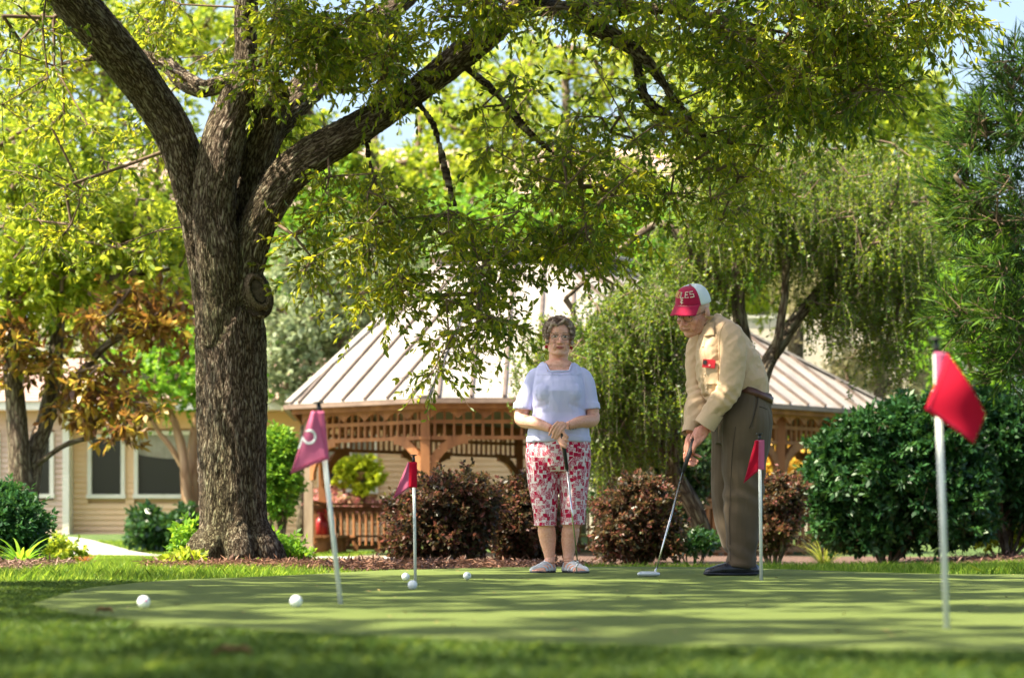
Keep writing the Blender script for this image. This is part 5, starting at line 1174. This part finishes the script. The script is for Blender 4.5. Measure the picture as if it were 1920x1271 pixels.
def onshirt(name, poly, m, parent, off=.004, n=10, th=.003):
    A, B, Cc, D = poly; rows = []; last = None
    for i in range(n+1):
        r__ = []
        for j in range(n+1):
            u, v_ = j/n, i/n; x_ = (A[0]*(1-u)+B[0]*u)*(1-v_)+(D[0]*(1-u)+Cc[0]*u)*v_; z_ = (A[1]*(1-u)+B[1]*u)*(1-v_)+(D[1]*(1-u)+Cc[1]*u)*v_
            p = surf(x_, z_, off) or last or Mn(x_, z_, -.2); last = p; r__.append(p)
        rows.append(r__)
    ys = np.array([[p.y for p in r__] for r__ in rows])
    for _ in range(3): ys[1:-1, 1:-1] = (ys[1:-1, 1:-1]*2+ys[:-2, 1:-1]+ys[2:, 1:-1]+ys[1:-1, :-2]+ys[1:-1, 2:])/6
    for i in range(n+1):
        for j in range(n+1): rows[i][j] = Vector((rows[i][j].x, ys[i, j], rows[i][j].z))
    o = MB().sheet(rows).build(name, m, parent, True); md = o.modifiers.new('t', 'SOLIDIFY'); md.thickness = th; md.offset = 1; return o
g = MB(); P = [surf(x_, y_, .002) for x_, y_ in ((1361, 604), (1354, 614), (1350, 628), (1349, 645), (1349, 662), (1348, 678), (1347, 690))]
g.tube([p for p in P if p], .0022, 5, 3).build('armhole_seam', M_seamt, shirt, True)
onshirt('collar_point', ((1318, 598), (1337, 590), (1339, 629), (1315, 630)), M_tan, shirt, .014)
onshirt('placket', ((1310, 628), (1318, 630), (1328, 742), (1320, 744)), M_tan, shirt, .004)
onshirt('pocket', ((1319, 685), (1345, 685), (1349, 722), (1324, 722)), M_tan, shirt, .005)
g = MB()
for yb in (650, 676, 702, 728):
    p = surf(1315.5+(yb-630)*.09, yb, .008)
    if p: g.ell(p, (.006, .003, .006), None, 8, 5)
g.build('buttons', mat('cream buttons', (.55, .45, .32), .4), shirt, True)
# belt and trousers
M_belt = mat('brown leather', (.07, .022, .015), .4, (.12, .045, .03), 30)
M_bro = cloth('brown gabardine', (.080, .056, .034), (.112, .080, .050), ns=5)
g = MB(); R0 = Matrix.Rotation(math.radians(-17), 3, 'Y')
def hip(g, px_, py_, rx, ry, h_): pass
g.tube([Mn(1409, 733, 0), Mn(1404, 752, 0), Mn(1399, 775, .005), Mn(1394, 805, .01), Mn(1391, 835, .01)], [(mr(38), .172), (mr(42), .182), (mr(46), .190), (mr(50), .190), (mr(50), .175)], 26, 5, up=(0, 1, 0))
g.ell(Mn(1412, 780, .0), (mr(34), .175, mr(38)))
nl_ = [(1404, 745, 28), (1401, 765, 38), (1398, 790, 45), (1396, 830, 43), (1394, 870, 39.5), (1393, 910, 37), (1391, 950, 35), (1389, 990, 31), (1388, 1025, 27.5), (1387, 1045, 25), (1386, 1060, 26.5)]
g.tube([Mn(a, b_, -.095) for a, b_, c_ in nl_], [(mr(c_), mr(c_)*.92) for a, b_, c_ in nl_], 22, 5, up=(0, 1, 0))
fl_ = [(1392, 760, 30), (1385, 780, 38), (1380, 800, 43), (1376, 840, 40), (1372, 880, 36), (1371, 920, 34), (1375, 960, 32), (1382, 1000, 28), (1392, 1030, 24), (1400, 1056, 24)]
g.tube([Mn(a, b_, .115) for a, b_, c_ in fl_], [(mr(c_), mr(c_)*.92) for a, b_, c_ in fl_], 22, 5, up=(0, 1, 0))
me = fuse(g, 'trousers', .0055, 3); V = getv(me); N_ = getn(me)
px = 960+V[:, 0]*F/V[:, 1]; py = HZ-(V[:, 2]-CH)*F/V[:, 1]
fold = .012*(1-2*np.abs(vnoise(V*np.array([1, 1, .28]), 8, 8)))+.004*vnoise(V*np.array([1, 1, .4]), 22, 2)
wob = 3*vnoise(V, 6, 4); fold += .006*np.sin((py-.6*px)*.16+wob)*np.exp(-((py-1030)/26)**2)-.009*np.exp(-((px-1420+(py-730)*.12)/2.2)**2)*(py > 742)*(py < 800)*(V[:, 1] < YM-.05)
fold += .006*np.sin((py-.9*px)*.12+1+wob)*np.exp(-((py-905)/50)**2)*(V[:, 1] < YM)
V = V+N_*fold[:, None]; setv(me, V); tr_ = link('trousers', me, M_bro, man)
tb = BVHTree.FromPolygons([Vector(v_) for v_ in V], [tuple(p.vertices) for p in me.polygons])
bc = Mn(1405, 737, 0); ba = Vector((.36, 0, 1)).normalized(); b1 = Vector((0, 1, 0)); bb2 = b1.cross(ba)
rad_ = {}
for h_ in (-.021, .019):
    q = []
    for j in range(48):
        d = b1*math.sin(2*PI*j/48)+bb2*math.cos(2*PI*j/48); R2 = [0.09]
        for T_ in (tb, bv):
            hit = T_.ray_cast(bc+ba*h_+d*.6, -d)[0]
            rl = (hit-bc-ba*h_).length if hit else 0
            if hit and (T_ is tb or rl < R2[-1]+.022): R2.append(rl)
        q.append(max(R2))
    for _ in range(3): q = [(q[k-1]+q[k]*2+q[(k+1) % 48])/4 for k in range(48)]
    rad_[h_] = q
rows = [[bc+ba*h_+(b1*math.sin(2*PI*j/48)+bb2*math.cos(2*PI*j/48))*(max(rad_[-.021][j % 48], rad_[.019][j % 48])*.5+rad_[h_][j % 48]*.5+.002) for j in range(49)] for h_ in (-.021, .019)]
o = MB().sheet(rows).build('belt', M_belt, man, True); md = o.modifiers.new('t', 'SOLIDIFY'); md.thickness = .005; md.offset = 0
def ontr(pts, off=.002):
    out = []
    for x_, z_ in pts:
        o_ = at(x_, z_, 13.2); h_ = tb.ray_cast(o_, (at(x_, z_, 16)-o_).normalized())[0]
        if h_: out.append(h_+Vector((0, -off, 0)))
    return out
M_line = mat('trouser seam and crease shade', (.035, .024, .016), .9)  # pocket edges, plus a leg crease whose shade is drawn as a dark line
MB().tube(ontr(((1421, 744), (1419, 760), (1414, 778), (1408, 796), (1405, 803))), .0030, 5, 3).tube(ontr(((1424, 762), (1431, 764), (1438, 767))), .0022, 5, 2).tube(ontr(((1379, 800), (1374, 840), (1371, 880), (1369, 930), (1368, 980), (1369, 1020), (1370, 1050))), .0016, 5, 3).build('seams', M_line, tr_, True)
# shoes
M_shoe = mat('black leather', (.012, .012, .018), .25, (.03, .03, .04), 18, bs=70, bd=.002)
for y_, dx in ((-.10, 0), (.12, 9)):
    g = MB(); g.tube([Mn(1408+dx, 1068, y_), Mn(1385+dx, 1066, y_), Mn(1355+dx, 1066, y_-.02), Mn(1328+dx, 1070, y_-.03)], [(.040, .038), (.043, .042), (.050, .036), (.046, .024)], 16, 5, up=(0, 0, 1), round_=True)
    g.tube([Mn(1398+dx, 1066, y_), Mn(1392+dx, 1050, y_), Mn(1388+dx, 1040, y_)], [.045, .045, .042], 14, 4); g.ell(Mn(1371+dx, 1058, y_-.01), (.050, .036, .034), Matrix.Rotation(-.3, 3, 'Y'))
    me = fuse(g, 'shoe', .0042, 4); V = getv(me); V[:, 2] = np.maximum(V[:, 2], .006); setv(me, V); sh_ = link('shoe', me, M_shoe, man)
    g = MB(); g.tube([Mn(1410+dx, 1074, y_), Mn(1385+dx, 1075, y_), Mn(1352+dx, 1075, y_-.02), Mn(1325+dx, 1074, y_-.03)], [(.043, .013), (.044, .012), (.053, .012), (.049, .012)], 16, 5, up=(0, 0, 1), round_=True)
    g.build('sole', M_sole, sh_, True)
    g = MB()
    for q in range(4): g.tube([Mn(1360+dx+q*6, 1054-q*3.4, y_-.052+.002*q), Mn(1363+dx+q*6, 1050.5-q*3.4, y_-.02), Mn(1365+dx+q*6, 1051-q*3.4, y_+.02)], .003, 5, 3)
    g.build('laces', M_black, sh_, True)
# cap
M_mar = cloth('maroon twill', (.34, .006, .045), (.42, .012, .07), ns=6); M_wht = cloth('white mesh', (.62, .68, .74), (.70, .75, .80), ns=6); M_let = mat('cream lettering', (.72, .60, .52), .7)
M_gold = mat('gold lettering', (.66, .42, .18), .7)
def capP(u, v_, r=1.0):   # u: angle round the head from the front, v: 0 brim line .. 1 top
    a = v_*PI/2; rr = math.cos(a)**.62 if v_ < 1 else 0
    return Vector((math.sin(u)*.084*rr*r, .016-math.cos(u)*.100*rr*r, .040+.094*math.sin(a)*r+.014*math.cos(u)*(1-v_)))
for nm, u0, u1, m_ in (('cap', -1.12, 1.12, M_mar), ('cap_back', 1.12, 2*PI-1.12, M_wht)):
    rows = [[local(RM, HM, capP(u0+(u1-u0)*j/26, min(i/14, .999))) for j in range(27)] for i in range(15)]
    o = MB().sheet(rows).build(nm, m_, man if nm == 'cap' else capo, True); md = o.modifiers.new('t', 'SOLIDIFY'); md.thickness = .003
    if nm == 'cap': capo = o
rows = []
for i in range(9):
    e_ = i/8; r__ = []
    for j in range(25):
        u = -1.05+2.10*j/24; p = capP(u, 0); ext = .070*e_*max(0, math.cos(u*.80))**.8
        r__.append(local(RM, HM, p+Vector((0, -ext, -.020*e_*(1+1.1*(abs(math.sin(u))))+.004))))
    rows.append(r__)
o = MB().sheet(rows).build('brim', M_mar, capo, True); md = o.modifiers.new('t', 'SOLIDIFY'); md.thickness = .004
MB().ell(local(RM, HM, (0, .016, .136)), (.007, .007, .004)).build('cap_button', M_mar, capo, True)
def capstroke(g, pts, w_=.0036):
    P = [local(RM, HM, capP(u, v_, 1.018)) for u, v_ in pts]; g.tube(P, w_, 6)
LET = {'N': [[(0, 0), (0, 1)], [(0, 1), (1, 0)], [(1, 0), (1, 1)]], 'O': [[(0, 0), (1, 0), (1, 1), (0, 1), (0, 0)]], 'L': [[(0, 1), (0, 0), (1, 0)]],
       'E': [[(1, 0), (0, 0), (0, 1), (1, 1)], [(0, .5), (.8, .5)]], 'S': [[(0, 0), (1, 0), (1, .5), (0, .5), (0, 1), (1, 1)]]}
g1_, g2_ = MB(), MB()
for i, ch in enumerate('NOLES'):
    u0 = -.78+i*.34
    for st in LET[ch]: capstroke(g1_ if i > 1 else g2_, [(u0+a*.235, .36+b_*.24) for a, b_ in st])
for st in ([(-.10, .30), (.05, .31), (.10, .27), (-.02, .23), (-.10, .20), (.02, .16), (.10, .18)], [(0, .33), (0, .12)]): capstroke(g1_, st, .003)
g1_.build('cap_lettering', M_let, capo); g2_.build('cap_lettering', M_gold, capo)
glasses(RM, HM, man, mat('dark wire frame', (.06, .05, .045), .3, metal=.8), .0016, .025, .018)
# ring and phone
MB().tube([Mn(1294+3.2*math.cos(a), 826+1.2*math.sin(a), -.157+.011*math.sin(a)) for a in [2*PI*j/12 for j in range(13)]], .0018, 5, cap=False).build('ring', M_frame, man, True)
p = surf(1329, 682, .011) or Mn(1329, 682, -.2)
ph = root('phone', tuple(p), 'phone in a red case sticking out of the tan shirt pocket', 'phone'); Rp = Matrix.Rotation(.12, 3, 'Y') @ Matrix.Rotation(-.25, 3, 'Z')
MB().box(p, (.074, .010, .048), R=Rp).build('case', mat('red phone case', (.50, .01, .02), .4), ph)
g = MB(); g.box(p+Rp@Vector((-.024, -.007, .006)), (.020, .004, .022), R=Rp); cam_b = g.build('camera_bump', M_black, ph)
MB().ell(p+Rp@Vector((.006, -.006, -.010)), (.007, .0015, .007), Rp, 12, 6).build('case_emblem', mat('case emblem', (.75, .30, .28), .4), ph)
# his putter
put2 = root('putter', tuple(Mn(1210, 1082, -.5)), 'putter with a pale blade head held by the man in the cap', 'golf club')
gt_, gb_, hd_ = Mn(1299, 822, -.150), Mn(1277, 884, -.20), Mn(1221.5, 1062, -.52)
MB().tube([gt_, gb_], [.0155, .0115], 12).ell(gt_, .0155).build('grip', M_black, put2, True)
MB().tube([gb_, hd_], [.0068, .0055], 10).tube([hd_, Mn(1219, 1066, -.53), Mn(1218.5, 1080, -.54)], .0055, 8, 3).build('shaft', M_steel, put2, True)
g = MB(); hc = Mn(1206, 1077, -.56); g.tube([hc+Vector((-.052, -.01, -.0)), hc+Vector((-.035, 0, 0)), hc+Vector((.035, 0, 0)), hc+Vector((.056, .0, -.0))], [(.014, .011), (.020, .0155), (.019, .0145), (.010, .010)], 14, 4, up=(0, 0, 1), round_=True)
me = fuse(g, 'club_head', .003, 2); V = getv(me); V[:, 2] += .002-V[:, 2].min(); setv(me, V); link('club_head', me, mat('satin club metal', (.62, .66, .70), .35, metal=.4), put2)

# ================================================================== FLAGS AND BALLS
M_pole = mat('white pole', (.62, .66, .62), .45, (.72, .74, .70), 20); M_knob = mat('dark knob', (.02, .022, .02), .5)
M_redc = leafmat('red flag cloth', [(.52, .006, .035), (.60, .012, .045)], .35, (1.1, .8, 1.0), .8, .2)
M_pinkc = leafmat('faded pink flag cloth', [(.64, .17, .31), (.72, .26, .40)], .35, (1.0, .9, 1.0), .8, .2)
M_seamc = mat('flag seam', (.30, .01, .05), .8)
def flag(label, base, topy, sleeve, body, m_s, m_b, pr=.0088, Y=None, curl=.02, cuts=None):
    """base: photo foot of the pole; body: corner loop TL, TR, BR, BL of the cloth"""
    Y = Y or gY(base[1]); s_ = Y/F
    def Pf(x_, y_, d=0.0): return at(x_, y_, Y)+Vector((0, d, 0))
    rt = root('putting_flag', tuple(Pf(*base)), label, 'flag', 'flags in the putting green')
    top_ = Pf(*topy); b0 = Pf(*base); b0.z = -.04; ax = (top_-b0).normalized()
    tk = top_-ax*.040
    MB().tube([b0, tk], pr, 14).build('pole', M_pole, rt, True)
    MB().tube([tk, top_-ax*.006], [pr*1.25, pr*.8], 12).tube([top_-ax*.006, top_], pr*2.1, 14).build('knob', M_knob, rt, True)
    for nm, quad, m_, dep in (('flag_sleeve', sleeve, m_s, -.014), ('flag_cloth', body, m_b, -.030)):
        (A, B, Cc, D) = quad; n = 16; rows = []
        for i in range(n+1):
            v_ = i/n; r__ = []
            for j in range(n+1):
                u = j/n; x_ = (A[0]*(1-u)+B[0]*u)*(1-v_)+(D[0]*(1-u)+Cc[0]*u)*v_; z_ = (A[1]*(1-u)+B[1]*u)*(1-v_)+(D[1]*(1-u)+Cc[1]*u)*v_
                d = dep-(curl*math.sin(PI*u)*(1-.3*v_)+.008*math.sin(5*u+3*v_)*v_ if nm == 'flag_cloth' else .006*math.sin(PI*u))
                r__.append(Pf(x_, z_, d))
            rows.append(r__)
        o = MB().sheet(rows).build(nm, m_, rt, True); md = o.modifiers.new('t', 'SOLIDIFY'); md.thickness = .0016
        if nm == 'flag_cloth':
            g = MB(); g.tube([p+Vector((0, -.003, 0)) for p in [r__[1] for r__ in rows]], .0010, 4).tube([p+Vector((0, -.003, 0)) for p in rows[-2]], .0010, 4); g.build('hem', M_seamc, o)
            cl = (o, rows)
    return rt, Pf, cl
f1, Pf, cl = flag('faded pink flag with a white number on a leaning pole at the left', (641, 1132), (597, 753), ((586, 771), (608, 771), (617, 862), (612, 862)), ((586, 772), (596, 772), (615, 862), (546, 889)), M_pinkc, M_pinkc, .0088)
ring = [(580+11.2*math.cos(a), 819-12*math.sin(a)) for a in [math.radians(q) for q in range(125, -215, -18)]]+[(566, 828), (564, 834), (561, 841), (554, 844)]
o_, rows_ = cl
bvf = BVHTree.FromPolygons([Vector(v_) for r__ in rows_ for v_ in r__], [(i*17+j, i*17+j+1, (i+1)*17+j+1, (i+1)*17+j) for i in range(16) for j in range(16)])
P = []
for x_, y_ in ring:
    a = at(x_, y_, 5); h_, n_, i_, d_ = bvf.ray_cast(a, (at(x_, y_, 12)-a).normalized())
    if h_: P.append(h_+Vector((0, -.0035, 0)))
MB().tube(P, [(.0042, .0010)]*len(P), 6, 2, up=(0, 1, 0)).build('flag_number', mat('white numeral', (.78, .80, .80), .7), o_)
flag('small red and pink folded flag beside three golf balls', (779, 1091), (775.5, 852), ((766, 866), (782, 866), (782, 914), (767, 914)), ((766, 866), (767, 868), (767, 915), (737, 936)), M_redc, M_pinkc, .0075, curl=.012)
flag('bright red folded flag standing in front of the brown trousers', (1427.5, 1087), (1424, 812), ((1417, 825), (1432.5, 825), (1432.5, 881), (1418, 879)), ((1415, 826), (1421, 826), (1420, 883), (1393, 906)), M_pinkc, M_redc, .0088, curl=.014)
flag('tall near crimson flag at the right in front of the holly', (1776, 1178), (1755, 633), ((1751, 661), (1775, 663), (1766, 735), (1753, 738)), ((1772, 664), (1844, 778), (1820, 833), (1730, 768)), M_pinkc, M_redc, .0088, curl=.03)
M_ball, t, b = nodes('golf ball'); b.inputs['Base Color'].default_value = (.74, .78, .80, 1); b.inputs['Roughness'].default_value = .3
vo = t.nodes.new('ShaderNodeTexVoronoi'); vo.inputs['Scale'].default_value = 260; t.links.new(coords(t), vo.inputs['Vector']); bump(t, b, vo.outputs['Distance'], .0012, .6)
for (bx, by), lb, mk in (((269.5, 1140), 'golf ball farthest left on the green, with a pink mark', (.60, .03, .25)), ((555, 1138.5), 'plain golf ball left of the leaning flag pole', None), ((773.5, 1105), 'plain golf ball right at the foot of the small flag pole', None),
                         ((760.5, 1088.5), 'golf ball just behind and left of the small flag pole', None), ((876, 1086.5), 'golf ball alone right of the small flag, with a dark green mark', (.01, .16, .10))):
    Yb_ = gY(by); c = at(bx, by, Yb_); c.z = .0213; g = MB(); g.ell(c, .02135, None, 32, 20); o = g.build('golf_ball', M_ball, None, True)
    tag(o, lb, 'golf ball', 'golf balls on the green')
    if mk: d = Vector((.45, -.85, .25)).normalized(); MB().ell(c+d*.0200, (.0042, .0028, .0050)).build('ball_mark', mat('ball mark', mk, .4), o, True)
# dead leaf
M_dead = mat('dead leaf', (.16, .07, .03), .8, (.30, .16, .08), 40)
for (lx, ly), L_, lb in (((436, 1242), .075, 'curled brown dead leaf lying in the foreground grass'), ((195, 1158), .05, 'small brown dead leaf at the left edge of the green')):
    Yl = gY(ly); c = at(lx, ly, Yl); c.z = .012; rows = []
    for i in range(9):
        u = i/8; w_ = .30*L_*math.sin(PI*u)**.7+.001; rows.append([c+Vector(((u-.5)*L_, s_*w_, .010*abs(s_)**2+.012*math.sin(PI*u)+.004*math.sin(9*u))) for s_ in (-1, -.5, 0, .5, 1)])
    tag(MB().sheet(rows).build('fallen_leaf', M_dead, None, True), lb, 'leaf')
